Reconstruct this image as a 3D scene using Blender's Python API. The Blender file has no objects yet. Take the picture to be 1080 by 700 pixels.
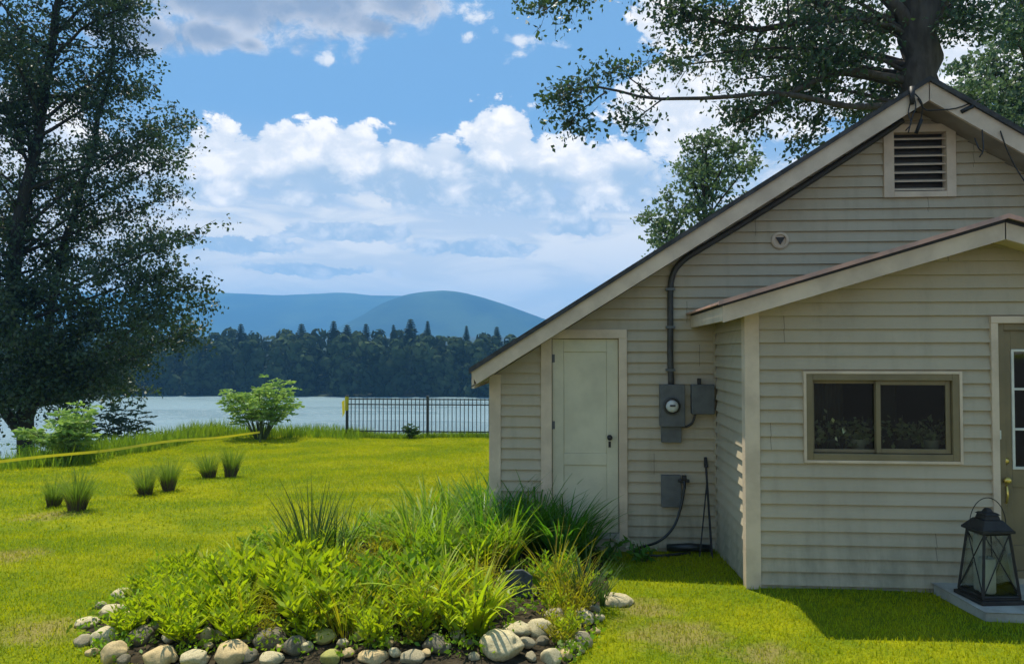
import bpy, math, random
import numpy as np
from mathutils import Vector, Matrix, Euler, noise as mnoise
R = math.radians
random.seed(7); rng = np.random.default_rng(11)
S = bpy.context.scene
col = S.collection

# ------------------------------------------------------------------ camera, sky, sun, exposure
H = 1.86; FPX = 820.0; YAW = R(4.46); PITCH = R(1.54)
cam = bpy.data.cameras.new('camera'); camo = bpy.data.objects.new('camera', cam); col.objects.link(camo)
cam.sensor_width = 36; cam.lens = 36*FPX/1080; cam.clip_start = .05; cam.clip_end = 12000
camo.location = (0, 0, H); camo.rotation_euler = (R(90)+PITCH, 0, YAW); S.camera = camo
RM = Euler((R(90)+PITCH, 0, YAW)).to_matrix()
def ray(px, py): return RM @ Vector(((px-540)/FPX, (350-py)/FPX, -1))
def at(px, py, Y):
    d = ray(px, py); t = Y/d.y
    return Vector((d.x*t, Y, H+d.z*t))
def azel(px, py):
    d = ray(px, py).normalized(); return math.atan2(d.x, d.y), math.asin(d.z)

TOSUN = Vector((-.24, .34, 1)).normalized()
sun = bpy.data.lights.new('sun', 'SUN'); suno = bpy.data.objects.new('sun', sun); col.objects.link(suno)
sun.energy = 5.0; sun.angle = R(.55); sun.color = (1, .94, .80)
suno.rotation_euler = TOSUN.to_track_quat('Z', 'Y').to_euler(); suno.location = (-10, 12, 40)

S.view_settings.view_transform = 'Standard'; S.view_settings.look = 'None'
S.view_settings.exposure = 0.42; S.view_settings.gamma = 1
S.render.engine = 'CYCLES'
S.cycles.volume_bounces = 1; S.cycles.transparent_max_bounces = 12

class NT:
    def __init__(s, tree): s.t = tree; s.n = tree.nodes; s.l = tree.links
    def new(s, ty, **k):
        n = s.n.new(ty)
        for a, b in k.items(): setattr(n, a, b)
        return n
    def put(s, sock, v):
        if isinstance(v, bpy.types.NodeSocket): s.l.new(v, sock)
        elif v is not None: sock.default_value = v
    def m(s, op, a, b=None, c=None, clamp=False):
        n = s.new('ShaderNodeMath', operation=op, use_clamp=clamp)
        s.put(n.inputs[0], a); s.put(n.inputs[1], b)
        if c is not None: s.put(n.inputs[2], c)
        return n.outputs[0]
    def comb(s, x, y, z):
        n = s.new('ShaderNodeCombineXYZ'); s.put(n.inputs[0], x); s.put(n.inputs[1], y); s.put(n.inputs[2], z); return n.outputs[0]
    def noise(s, vec, scale, detail=4, rough=.5, dist=0, fac=True):
        n = s.new('ShaderNodeTexNoise'); s.put(n.inputs['Vector'], vec)
        n.inputs['Scale'].default_value = scale; n.inputs['Detail'].default_value = detail
        n.inputs['Roughness'].default_value = rough; n.inputs['Distortion'].default_value = dist
        return n.outputs[0] if fac else n.outputs[1]
    def ramp(s, f, a, b, c0=0., c1=1., smooth=True):
        n = s.new('ShaderNodeMapRange'); n.interpolation_type = 'SMOOTHSTEP' if smooth else 'LINEAR'
        s.put(n.inputs[0], f); n.inputs[1].default_value = a; n.inputs[2].default_value = b
        n.inputs[3].default_value = c0; n.inputs[4].default_value = c1; return n.outputs[0]
    def mix(s, f, a, b, mode='MIX'):
        n = s.new('ShaderNodeMix', data_type='RGBA', blend_type=mode)
        s.put(n.inputs[0], f)
        for i, v in ((6, a), (7, b)):
            if isinstance(v, tuple) and len(v) == 3: v = (*v, 1)
            s.put(n.inputs[i], v)
        return n.outputs[2]

def build_world():
    w = bpy.data.worlds.new('World'); S.world = w; w.use_nodes = True
    T = NT(w.node_tree); T.n.clear()
    sky = T.new('ShaderNodeTexSky', sky_type='NISHITA', sun_disc=False)
    sky.sun_elevation = math.asin(TOSUN.z); sky.sun_rotation = math.atan2(TOSUN.x, TOSUN.y) % (2*math.pi)
    sky.air_density = 1.0; sky.dust_density = .6; sky.ozone_density = 2.2; sky.altitude = 200
    tc = T.new('ShaderNodeTexCoord').outputs['Generated']
    sp = T.new('ShaderNodeSeparateXYZ'); T.put(sp.inputs[0], tc)
    az = T.m('ARCTAN2', sp.outputs[0], sp.outputs[1]); el = T.m('ARCSINE', sp.outputs[2])
    # cloud bodies: soft ellipses in azimuth and elevation, torn by fractal noise
    P = T.comb(az, T.m('MULTIPLY', el, 1.45), 0.)
    big = T.noise(P, 5.0, 3, .5)
    bil = T.noise(P, 19.0, 10, .70, .35)
    vor = T.new('ShaderNodeTexVoronoi', feature='SMOOTH_F1'); 
    wv = T.new('ShaderNodeVectorMath', operation='MULTIPLY_ADD'); T.put(wv.inputs[0], T.noise(P, 22, 3, .5, 0, False)); wv.inputs[1].default_value = (.03,.03,.03); T.put(wv.inputs[2], P)
    T.put(vor.inputs['Vector'], wv.outputs[0]); vor.inputs['Scale'].default_value = 21; vor.inputs['Smoothness'].default_value = .35
    lump = T.m('SUBTRACT', .55, vor.outputs['Distance'])
    def field(els, daz=0., de=0.):
        acc = None
        for (px, py, w_, h_, k) in els:
            a, e = azel(px, py)
            dx = T.m('MULTIPLY', T.m('SUBTRACT', az, a+daz), FPX/w_)
            dy = T.m('MULTIPLY', T.m('SUBTRACT', el, e+de), FPX/h_)
            r = T.m('SQRT', T.m('ADD', T.m('MULTIPLY', dx, dx), T.m('MULTIPLY', dy, dy)))
            v = T.m('MULTIPLY', T.m('SUBTRACT', 1.0, r), k)
            acc = v if acc is None else T.m('SMOOTH_MAX', acc, v, .12)
        return acc
    cum = [(238,172,58,42,1),(300,168,52,40,1),(365,168,55,40,1),(420,180,60,38,1),(470,172,40,30,.9),(530,150,50,42,1.0),(580,175,60,38,1),(640,185,70,36,1),
           (505,195,80,30,.9),(330,192,60,30,.8),(440,200,50,26,.8),(250,258,70,12,.75),(370,245,90,12,.7),(500,262,80,12,.7),(330,285,80,9,.6),(610,240,40,14,.7),(225,195,50,20,.8),(120,180,90,40,1),(0,150,90,60,1),(745,110,110,70,1),(850,60,140,80,1),(1010,50,130,70,1),(700,20,45,34,.9),(570,215,60,18,.7),(760,185,70,40,.8)]
    fld = field(cum)
    vor2 = T.new('ShaderNodeTexVoronoi', feature='SMOOTH_F1'); T.put(vor2.inputs['Vector'], wv.outputs[0]); vor2.inputs['Scale'].default_value = 52; vor2.inputs['Smoothness'].default_value = .3
    edge = T.m('ADD', T.m('ADD', T.m('MULTIPLY', T.m('SUBTRACT', bil, .5), 2.2), T.m('MULTIPLY', lump, .60)), T.m('MULTIPLY', T.m('SUBTRACT', .5, vor2.outputs['Distance']), .45))
    dens = T.m('ADD', fld, T.m('MULTIPLY', edge, .75))
    m1 = T.ramp(dens, .05, .24)
    # light on the billows: brighter towards each lump's centre and the upper side, bluish grey at the base
    baseshade = T.ramp(T.m('ADD', T.m('MULTIPLY', T.m('SUBTRACT', big, .5), .22), T.m('ADD', T.m('MULTIPLY', lump, .10), el)), azel(540, 212)[1], azel(540, 158)[1])
    puff = T.ramp(edge, -.20, .60)
    lit = T.m('ADD', T.m('MULTIPLY', baseshade, .50), T.m('MULTIPLY', puff, .62), clamp=True)
    c1 = T.mix(lit, (4.8, 5.9, 7.2), (12.4, 11.5, 10.6))
    # thin streaky layer under the bank
    Pl = T.comb(az, T.m('MULTIPLY', el, 4.2), 3.)
    st = T.noise(Pl, 6.5, 8, .58, .6)
    low = T.m('MULTIPLY', T.ramp(el, azel(540,172)[1], azel(540,225)[1]), T.ramp(el, -.02, .02))
    m2 = T.m('MULTIPLY', T.ramp(st, .40, .62), T.m('MULTIPLY', low, .85))
    hz = T.ramp(el, azel(540, 120)[1], azel(540, 300)[1], 0, .86)
    # grey-based clouds overhead, small scraps elsewhere
    gry = [(230,-12,130,50,1),(330,-25,130,66,1),(420,5,60,24,.8),(215,35,60,18,.8),(265,48,24,12,.7),(395,28,32,14,.8),(150,35,60,22,.8)]
    fg = field(gry)
    dg = T.m('ADD', fg, T.m('MULTIPLY', edge, .5)); mg = T.ramp(dg, -.05, .45)
    rim = T.ramp(dg, .05, .75, 1, 0)
    cg = T.mix(T.m('MULTIPLY', rim, T.ramp(bil, .35, .65)), (2.9, 3.6, 4.9), (9.6, 9.2, 9.0))
    scr = [(500,10,18,14,.8),(495,38,14,7,.7),(548,44,34,13,.9),(590,48,22,10,.8),(345,60,14,8,.7),(520,35,15,6,.6)]
    fs = T.m('ADD', field(scr), T.m('MULTIPLY', T.m('SUBTRACT', edge, .12), 1.7)); ms = T.m('MULTIPLY', T.ramp(fs, .0, .9), .8)
    # the rest of the dome: scattered fair-weather cloud
    Pd = T.new('ShaderNodeVectorMath', operation='MULTIPLY'); T.put(Pd.inputs[0], tc); Pd.inputs[1].default_value = (1, 1, 1.6)
    gen = T.noise(Pd.outputs[0], 3.2, 7, .56, .4)
    away = T.m('MAXIMUM', T.ramp(T.m('ABSOLUTE', az), .75, 1.0), T.ramp(el, .5, .65))
    mg2 = T.m('MULTIPLY', T.ramp(gen, .50, .66), away)
    c = T.mix(.72, sky.outputs[0], (1.8, 4.1, 7.3))         # deep summer blue
    c = T.mix(hz, c, (9.5, 9.0, 8.2))
    c = T.mix(m2, c, (11.2, 10.4, 9.3))
    c = T.mix(mg2, c, (7.4, 7.7, 8.2))
    c = T.mix(mg, c, cg)
    c = T.mix(ms, c, (10.0, 9.7, 9.4))
    c = T.mix(m1, c, c1)
    bg = T.new('ShaderNodeBackground'); T.put(bg.inputs[0], c); bg.inputs[1].default_value = .082
    out = T.new('ShaderNodeOutputWorld'); T.l.new(bg.outputs[0], out.inputs[0])
    w.cycles.sampling_method = 'MANUAL'; w.cycles.sample_map_resolution = 512
build_world()

# ------------------------------------------------------------------ helpers
def tag(o, label=None, cat=None, group=None, kind=None):
    if label: o['label'] = label
    if cat: o['category'] = cat
    if group: o['group'] = group
    if kind: o['kind'] = kind
    return o
def empty(name, loc=(0, 0, 0), rz=0):
    o = bpy.data.objects.new(name, None); o.empty_display_size = .2; col.objects.link(o)
    o.location = loc; o.rotation_euler = (0, 0, rz); return o
def copy_tree(o, parent=None):
    c = o.copy(); col.objects.link(c); c.parent = parent
    for ch in list(o.children): copy_tree(ch, c)
    return c
def link_np(name, V, F, mat, parent=None, smooth=False):
    """V (n,3) floats, F (m,k) ints with constant k"""
    me = bpy.data.meshes.new(name); V = np.asarray(V, np.float32); F = np.asarray(F, np.int32)
    k = F.shape[1]
    me.vertices.add(len(V)); me.vertices.foreach_set('co', V.ravel())
    me.loops.add(F.size); me.loops.foreach_set('vertex_index', F.ravel())
    me.polygons.add(len(F)); me.polygons.foreach_set('loop_start', np.arange(0, F.size, k, dtype=np.int32))
    if smooth: me.polygons.foreach_set('use_smooth', np.ones(len(F), bool))
    me.update(calc_edges=True); me.validate()
    me.materials.append(mat)
    o = bpy.data.objects.new(name, me); col.objects.link(o); o.parent = parent
    return o
class MB:
    def __init__(s): s.v = []; s.f = []
    def add(s, vs, fs):
        b = len(s.v); s.v += [tuple(p) for p in vs]; s.f += [tuple(b+i for i in f) for f in fs]; return s
    def quad(s, a, b, c, d): return s.add([a, b, c, d], [(0, 1, 2, 3)])
    def box(s, x0, x1, y0, y1, z0, z1, M=None):
        vs = [Vector((x, y, z)) for z in (z0, z1) for y in (y0, y1) for x in (x0, x1)]
        if M is not None: vs = [M @ p for p in vs]
        return s.add(vs, [(0,2,3,1),(4,5,7,6),(0,1,5,4),(2,6,7,3),(0,4,6,2),(1,3,7,5)])
    def prism(s, poly, axis, a0, a1):
        """poly: list of 2-D points; axis 'y': (x,z) extruded along y; 'x': (y,z) along x; 'z': (x,y) along z"""
        def p(u, v, a): return (u, a, v) if axis == 'y' else ((a, u, v) if axis == 'x' else (u, v, a))
        n = len(poly); vs = [p(u, v, a0) for u, v in poly]+[p(u, v, a1) for u, v in poly]
        fs = [tuple(range(n)), tuple(range(2*n-1, n-1, -1))]+[(i, (i+1) % n+0, (i+1) % n+n, i+n) for i in range(n)]
        return s.add(vs, fs)
    def tube(s, pts, rad, seg=8, cap=True):
        pts = [Vector(p) for p in pts]; n = len(pts)
        if not hasattr(rad, '__len__'): rad = [rad]*n
        b = len(s.v); up = Vector((0, 0, 1)); prev = None
        for i, p in enumerate(pts):
            t = (pts[min(i+1, n-1)]-pts[max(i-1, 0)]).normalized()
            a = prev if prev is not None else (up if abs(t.z) < .9 else Vector((1, 0, 0)))
            a = (a - t*a.dot(t))
            a = a.normalized() if a.length > 1e-5 else t.orthogonal().normalized()
            prev = a; c = t.cross(a)
            for k in range(seg):
                an = 2*math.pi*k/seg; s.v.append(tuple(p+(a*math.cos(an)+c*math.sin(an))*rad[i]))
        for i in range(n-1):
            for k in range(seg):
                k2 = (k+1) % seg; s.f.append((b+i*seg+k, b+i*seg+k2, b+(i+1)*seg+k2, b+(i+1)*seg+k))
        if cap: s.f.append(tuple(b+k for k in reversed(range(seg)))); s.f.append(tuple(b+(n-1)*seg+k for k in range(seg)))
        return s
    def lathe(s, prof, c=(0, 0, 0), seg=20, axis='z'):
        b = len(s.v)
        for r, h in prof:
            for k in range(seg):
                a = 2*math.pi*k/seg; x, y = r*math.cos(a), r*math.sin(a)
                s.v.append((c[0]+x, c[1]+y, c[2]+h) if axis == 'z' else (c[0]+x, c[1]-h, c[2]+y))
        n = len(prof)
        for i in range(n-1):
            for k in range(seg):
                k2 = (k+1) % seg; s.f.append((b+i*seg+k, b+i*seg+k2, b+(i+1)*seg+k2, b+(i+1)*seg+k))
        s.f.append(tuple(b+k for k in reversed(range(seg)))); s.f.append(tuple(b+(n-1)*seg+k for k in range(seg)))
        return s
    def build(s, name, mat, parent=None, smooth=False, bevel=0):
        me = bpy.data.meshes.new(name); me.from_pydata(s.v, [], s.f); me.update()
        if smooth: me.polygons.foreach_set('use_smooth', [True]*len(me.polygons))
        me.materials.append(mat)
        o = bpy.data.objects.new(name, me); col.objects.link(o); o.parent = parent
        if bevel:
            m = o.modifiers.new('bevel', 'BEVEL'); m.width = bevel; m.segments = 2; m.limit_method = 'ANGLE'
        return o

# ------------------------------------------------------------------ materials
def mat(name, base, rough=.7, spec=.3, metal=0, var=None, vscale=6, bump=0, bscale=60, trans=0, stretch=(1, 1, 1), island=0, tcol=None, worn=False):
    """procedural material: base colour broken up by noise towards var, fine bump, optional leaf translucency"""
    m = bpy.data.materials.new(name); m.use_nodes = True; T = NT(m.node_tree); T.n.clear()
    out = T.new('ShaderNodeOutputMaterial'); p = T.new('ShaderNodeBsdfPrincipled')
    tc = T.new('ShaderNodeTexCoord').outputs['Object']
    mp = T.new('ShaderNodeMapping'); T.put(mp.inputs[0], tc); mp.inputs['Scale'].default_value = stretch
    c = (*base, 1)
    nz = T.noise(mp.outputs[0], vscale, 5, .6)
    if var: c = T.mix(T.ramp(nz, .35, .68), base, var)
    if worn: c = T.mix(worn_spots(T, tc), c, (.34, .25, .09))
    if island:
        g = T.new('ShaderNodeNewGeometry'); rpi = g.outputs['Random Per Island']
        hs = T.new('ShaderNodeHueSaturation'); T.put(hs.inputs['Hue'], T.ramp(rpi, 0, 1, .5-.035*island, .5+.03*island, False))
        T.put(hs.inputs['Value'], T.ramp(T.m('FRACT', T.m('MULTIPLY', rpi, 7.31)), 0, 1, 1-.4*island, 1+.4*island, False))
        T.put(hs.inputs['Color'], c); c = hs.outputs[0]
    T.put(p.inputs['Base Color'], c); p.inputs['Roughness'].default_value = rough
    p.inputs['Specular IOR Level'].default_value = spec; p.inputs['Metallic'].default_value = metal
    if bump:
        b = T.new('ShaderNodeBump'); b.inputs['Strength'].default_value = bump; b.inputs['Distance'].default_value = .01
        T.put(b.inputs['Height'], T.noise(mp.outputs[0], bscale, 4, .6)); T.l.new(b.outputs[0], p.inputs['Normal'])
    sh = p.outputs[0]
    if trans:
        t = T.new('ShaderNodeBsdfTranslucent')
        if tcol: T.put(t.inputs[0], T.mix(.65, c, tcol))
        else: T.put(t.inputs[0], c)
        mx = T.new('ShaderNodeMixShader'); mx.inputs[0].default_value = trans
        T.l.new(sh, mx.inputs[1]); T.l.new(t.outputs[0], mx.inputs[2]); sh = mx.outputs[0]
    T.l.new(sh, out.inputs[0]); return m

def worn_spots(T, tc):
    """dry tan patches in the turf, at their places on the ground plus scattered noise"""
    sp = T.new('ShaderNodeSeparateXYZ'); T.put(sp.inputs[0], tc); acc = None
    for (x, y, r) in ((-5.25, 6.9, .55), (.70, 5.35, .55), (-3.55, 5.0, .5), (1.2, 5.0, .4), (.55, 5.9, .35), (-6.3, 9.0, .5)):
        dx = T.m('SUBTRACT', sp.outputs[0], x); dy = T.m('SUBTRACT', sp.outputs[1], y)
        v = T.m('SUBTRACT', 1.0, T.m('MULTIPLY', T.m('SQRT', T.m('ADD', T.m('MULTIPLY', dx, dx), T.m('MULTIPLY', dy, dy))), 1/r))
        acc = v if acc is None else T.m('MAXIMUM', acc, v)
    n = T.noise(tc, 5, 5, .7)
    a = T.ramp(T.m('ADD', acc, T.m('MULTIPLY', T.m('SUBTRACT', n, .5), 1.8)), .1, .9, 0, .6)
    b = T.ramp(T.noise(tc, 2.1, 5, .7, .5), .64, .76, 0, .35)
    return T.m('MAXIMUM', a, b)

def siding_mat(name, base, dirt):
    m = bpy.data.materials.new(name); m.use_nodes = True; T = NT(m.node_tree); T.n.clear()
    out = T.new('ShaderNodeOutputMaterial'); p = T.new('ShaderNodeBsdfPrincipled')
    tc = T.new('ShaderNodeTexCoord').outputs['Object']
    mp = T.new('ShaderNodeMapping'); T.put(mp.inputs[0], tc); mp.inputs['Scale'].default_value = (5, 5, .7)
    streak = T.noise(mp.outputs[0], 1.6, 6, .65)
    blot = T.noise(tc, 1.1, 5, .6)
    mp2 = T.new('ShaderNodeMapping'); T.put(mp2.inputs[0], tc); mp2.inputs['Scale'].default_value = (.6, .6, 9.26)
    sep = T.new('ShaderNodeSeparateXYZ'); T.put(sep.inputs[0], tc)
    board = T.new('ShaderNodeTexWhiteNoise', noise_dimensions='1D'); T.put(board.inputs['W'], T.m('FLOOR', T.m('MULTIPLY', sep.outputs[2], 1/.108)))
    fine = T.noise(mp2.outputs[0], 30, 3, .6)
    low = T.ramp(sep.outputs[2], .05, .6, .55, 0)      # splashed earth and algae low on the wall
    c = T.mix(T.m('MULTIPLY', T.ramp(streak, .45, .8), .35), base, dirt)
    c = T.mix(T.m('MULTIPLY', T.ramp(blot, .45, .75), .3), c, dirt)
    c = T.mix(T.m('MULTIPLY', low, T.ramp(streak, .25, .7)), c, (.16, .17, .11))
    c = T.mix(T.m('MULTIPLY', board.outputs[0], .10), c, tuple(x*.6 for x in base))
    # butt joints between siding lengths, two courses at a time
    wn = T.new('ShaderNodeTexWhiteNoise', noise_dimensions='1D'); T.put(wn.inputs['W'], T.m('FLOOR', T.m('MULTIPLY', sep.outputs[2], 1/.216)))
    fr = T.m('FRACT', T.m('ADD', T.m('MULTIPLY', sep.outputs[0], 1/3.2), T.m('ADD', wn.outputs[0], 20)))
    c = T.mix(T.m('MULTIPLY', T.m('LESS_THAN', fr, .0016), .7), c, (.07, .06, .04))
    T.put(p.inputs['Base Color'], c); p.inputs['Roughness'].default_value = .55; p.inputs['Specular IOR Level'].default_value = .3
    b = T.new('ShaderNodeBump'); b.inputs['Strength'].default_value = .25; b.inputs['Distance'].default_value = .01
    T.put(b.inputs['Height'], T.m('ADD', fine, T.noise(tc, 3.5, 3, .5))); T.l.new(b.outputs[0], p.inputs['Normal'])
    T.l.new(p.outputs[0], out.inputs[0]); return m

M = {}
M['siding'] = siding_mat('vinyl_siding', (.49, .41, .275), (.27, .22, .15))
M['trim'] = mat('painted_trim', (.70, .55, .38), .5, .35, var=(.54, .42, .29), vscale=3, bump=.15, bscale=25)
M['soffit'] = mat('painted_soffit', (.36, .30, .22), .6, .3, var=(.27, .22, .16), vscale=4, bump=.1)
M['doorpaint'] = mat('white_door_paint', (.66, .60, .41), .45, .4, var=(.55, .50, .34), vscale=2.5, bump=.12, bscale=18)
M['brown'] = mat('taupe_paint', (.23, .175, .085), .45, .4, var=(.18, .14, .07), vscale=4, bump=.08)
M['shingle'] = mat('asphalt_shingle', (.05, .048, .045), .95, .2, var=(.09, .085, .08), vscale=9, bump=.6, bscale=40)
M['drip'] = mat('pinkish_metal_edge', (.62, .34, .24), .5, .5, var=(.38, .24, .19), vscale=5)
M['black'] = mat('black_iron', (.018, .017, .016), .5, .4, var=(.03, .025, .02), vscale=20, bump=.15)
M['bronze'] = mat('weathered_bronze', (.020, .017, .014), .6, .3, var=(.035, .03, .024), vscale=16, bump=.2)
M['greybox'] = mat('grey_metal_box', (.125, .13, .125), .5, .4, var=(.09, .095, .09), vscale=8, bump=.1)
M['conduit'] = mat('dark_conduit', (.045, .042, .036), .55, .4, var=(.07, .065, .055), vscale=8)
M['dial'] = mat('meter_dial', (.62, .62, .56), .35, .5, var=(.5, .5, .46), vscale=30)
M['brass'] = mat('aged_brass', (.78, .60, .16), .3, .5, metal=.85, var=(.6, .42, .1), vscale=30)
M['ivory'] = mat('ivory_plastic', (.7, .68, .56), .4, .4, var=(.6, .58, .48), vscale=12)
M['wax'] = mat('candle_wax', (.74, .72, .62), .5, .4, var=(.64, .62, .52), vscale=9)
M['concrete'] = mat('concrete', (.42, .40, .33), .9, .2, var=(.30, .28, .23), vscale=5, bump=.4, bscale=50)
M['bark'] = mat('tree_bark', (.060, .048, .038), .95, .15, var=(.10, .085, .07), vscale=7, bump=1.0, bscale=22, stretch=(1, 1, .25))
M['bark_dark'] = mat('dark_bark', (.030, .026, .022), .95, .15, var=(.05, .045, .038), vscale=7, bump=1.0, bscale=22, stretch=(1, 1, .25))
M['stem'] = mat('green_stem', (.10, .13, .03), .7, .3, var=(.07, .08, .03), vscale=20)
M['leaf_dark'] = mat('leaf_dark', (.030, .055, .024), .5, .4, var=(.042, .07, .028), vscale=.5, trans=.22, island=.8, tcol=(.09, .17, .03))
M['leaf_houseplant'] = mat('leaf_houseplant', (.30, .36, .16), .4, .5, var=(.42, .42, .26), vscale=12, island=.8)
M['leaf_yellow'] = mat('leaf_yellow', (.30, .30, .010), .5, .3, var=(.34, .24, .02), vscale=3, trans=.38, island=.9, tcol=(.6, .6, .01))
M['leaf_mid'] = mat('leaf_mid', (.14, .25, .012), .5, .3, var=(.22, .32, .012), vscale=3, trans=.40, island=.8, tcol=(.36, .58, .01))
M['leaf_oak'] = mat('leaf_oak', (.040, .075, .034), .5, .4, var=(.05, .085, .03), vscale=.5, trans=.25, island=.8, tcol=(.11, .20, .04))
M['leaf_pale'] = mat('leaf_pale', (.10, .16, .085), .55, .35, var=(.07, .12, .055), vscale=.7, trans=.30, island=.7, tcol=(.20, .32, .10))
M['leaf_sumac'] = mat('leaf_sumac', (.22, .36, .08), .5, .35, var=(.17, .28, .06), vscale=1.5, trans=.42, island=.6, tcol=(.36, .55, .08))
M['leaf_bright'] = mat('leaf_bright', (.25, .35, .008), .5, .3, var=(.38, .44, .008), vscale=2.6, trans=.42, island=.9, tcol=(.60, .76, .01))
M['leaf_lily'] = mat('leaf_lily', (.055, .16, .012), .45, .35, var=(.08, .20, .012), vscale=2, trans=.38, island=.5, tcol=(.16, .42, .01))
M['leaf_reed'] = mat('leaf_reed', (.045, .10, .018), .5, .3, var=(.07, .13, .02), vscale=3, trans=.3, island=.5)
M['blossom'] = mat('pale_blossom', (.55, .55, .42), .7, .2, var=(.42, .45, .30), vscale=20, trans=.2)
M['grass_blade'] = mat('grass_blade', (.19, .29, .003), .6, .2, var=(.42, .42, .004), vscale=.75, trans=.40, island=.7, tcol=(.60, .62, .005), worn=True)
M['weed_blade'] = mat('weed_blade', (.12, .22, .012), .6, .2, var=(.22, .30, .012), vscale=.8, trans=.38, island=.6, tcol=(.34, .50, .02))
M['tuft'] = mat('tuft_blade', (.17, .25, .025), .6, .2, var=(.24, .31, .015), vscale=5, trans=.3, island=.6, tcol=(.2, .34, .03))
M['tuftbase'] = mat('dry_tuft_base', (.15, .11, .06), .9, .1, var=(.08, .06, .035), vscale=30, bump=.8, bscale=60)
M['tape'] = mat('yellow_tape', (.80, .68, .03), .45, .4, var=(.72, .58, .03), vscale=4, trans=.3)
M['hose'] = mat('black_hose', (.014, .016, .014), .4, .5, var=(.022, .024, .02), vscale=20)
M['fence'] = mat('fence_metal', (.020, .026, .030), .45, .4, var=(.03, .035, .04), vscale=12)
M['slate'] = mat('dark_slate', (.085, .095, .10), .8, .3, var=(.05, .055, .055), vscale=12, bump=.6, bscale=40)
M['curtain'] = mat('grey_curtain', (.10, .085, .075), .9, .1, var=(.07, .06, .05), vscale=5)
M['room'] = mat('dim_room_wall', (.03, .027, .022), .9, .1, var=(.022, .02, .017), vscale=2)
M['soil'] = mat('dark_mulch', (.026, .021, .012), .95, .1, var=(.06, .046, .026), vscale=14, bump=1.0, bscale=45)
for i, (a, b) in enumerate([((.60, .51, .30), (.40, .33, .18)), ((.40, .34, .21), (.26, .22, .13)), ((.60, .45, .22), (.42, .31, .15)), ((.13, .115, .075), (.22, .19, .12)), ((.42, .40, .09), (.26, .24, .10))]):
    M['stone%d' % i] = mat('fieldstone_%s' % 'abcde'[i], a, .85, .25, var=b, vscale=9, bump=.5, bscale=30)

def glass_mat():
    m = bpy.data.materials.new('window_glass'); m.use_nodes = True; T = NT(m.node_tree); T.n.clear()
    out = T.new('ShaderNodeOutputMaterial'); tr = T.new('ShaderNodeBsdfTransparent'); gl = T.new('ShaderNodeBsdfGlossy')
    tr.inputs[0].default_value = (.72, .75, .70, 1); gl.inputs[0].default_value = (.9, .9, .9, 1); gl.inputs['Roughness'].default_value = .03
    fr = T.new('ShaderNodeFresnel'); fr.inputs[0].default_value = 1.5
    b = T.new('ShaderNodeBump'); b.inputs['Strength'].default_value = .05; b.inputs['Distance'].default_value = .02
    T.put(b.inputs['Height'], T.noise(T.new('ShaderNodeTexCoord').outputs['Object'], 2.5, 2, .5)); T.l.new(b.outputs[0], gl.inputs['Normal'])
    mx = T.new('ShaderNodeMixShader'); T.l.new(fr.outputs[0], mx.inputs[0]); T.l.new(tr.outputs[0], mx.inputs[1]); T.l.new(gl.outputs[0], mx.inputs[2])
    T.l.new(mx.outputs[0], out.inputs[0]); return m
M['glass'] = glass_mat()

def ground_mat():
    m = bpy.data.materials.new('lawn'); m.use_nodes = True; T = NT(m.node_tree); T.n.clear()
    out = T.new('ShaderNodeOutputMaterial'); p = T.new('ShaderNodeBsdfPrincipled')
    tc = T.new('ShaderNodeTexCoord').outputs['Object']
    a = T.noise(tc, .75, 5, .6); b = T.noise(tc, 3.5, 5, .65); c_ = T.noise(tc, 38, 3, .7)
    c = T.mix(T.ramp(a, .38, .62), (.14, .19, .003), (.27, .285, .003))
    c = T.mix(T.m('MULTIPLY', T.ramp(b, .42, .7), .55), c, (.075, .14, .006))
    c = T.mix(T.m('MULTIPLY', T.ramp(c_, .45, .75), .6), c, (.04, .07, .006))
    c = T.mix(worn_spots(T, tc), c, (.30, .22, .09))
    sx = T.new('ShaderNodeSeparateXYZ'); T.put(sx.inputs[0], tc)
    c = T.mix(T.ramp(sx.outputs[1], 60, 110), c, (.022, .030, .014))      # woodland floor on the far shore
    T.put(p.inputs['Base Color'], c); p.inputs['Roughness'].default_value = .95; p.inputs['Specular IOR Level'].default_value = .1
    bp = T.new('ShaderNodeBump'); bp.inputs['Strength'].default_value = .9; bp.inputs['Distance'].default_value = .04
    T.put(bp.inputs['Height'], T.m('ADD', c_, b)); T.l.new(bp.outputs[0], p.inputs['Normal'])
    T.l.new(p.outputs[0], out.inputs[0]); return m
M['lawn'] = ground_mat()
M['hill'] = mat('wooded_hill', (.008, .022, .024), .95, .0, var=(.045, .075, .04), vscale=.0035, bump=.0)
M['hillpath'] = mat('cleared_slope', (.06, .10, .06), .95, .05, var=(.04, .07, .045), vscale=.02)
M['far_leaf'] = mat('far_wood_leaf', (.018, .034, .019), .95, .0, var=(.060, .085, .036), vscale=.10, trans=.15, island=.35)
M['far_pine'] = mat('far_pine_needles', (.014, .030, .018), .85, .1, var=(.022, .042, .022), vscale=.2, island=.7)
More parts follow.
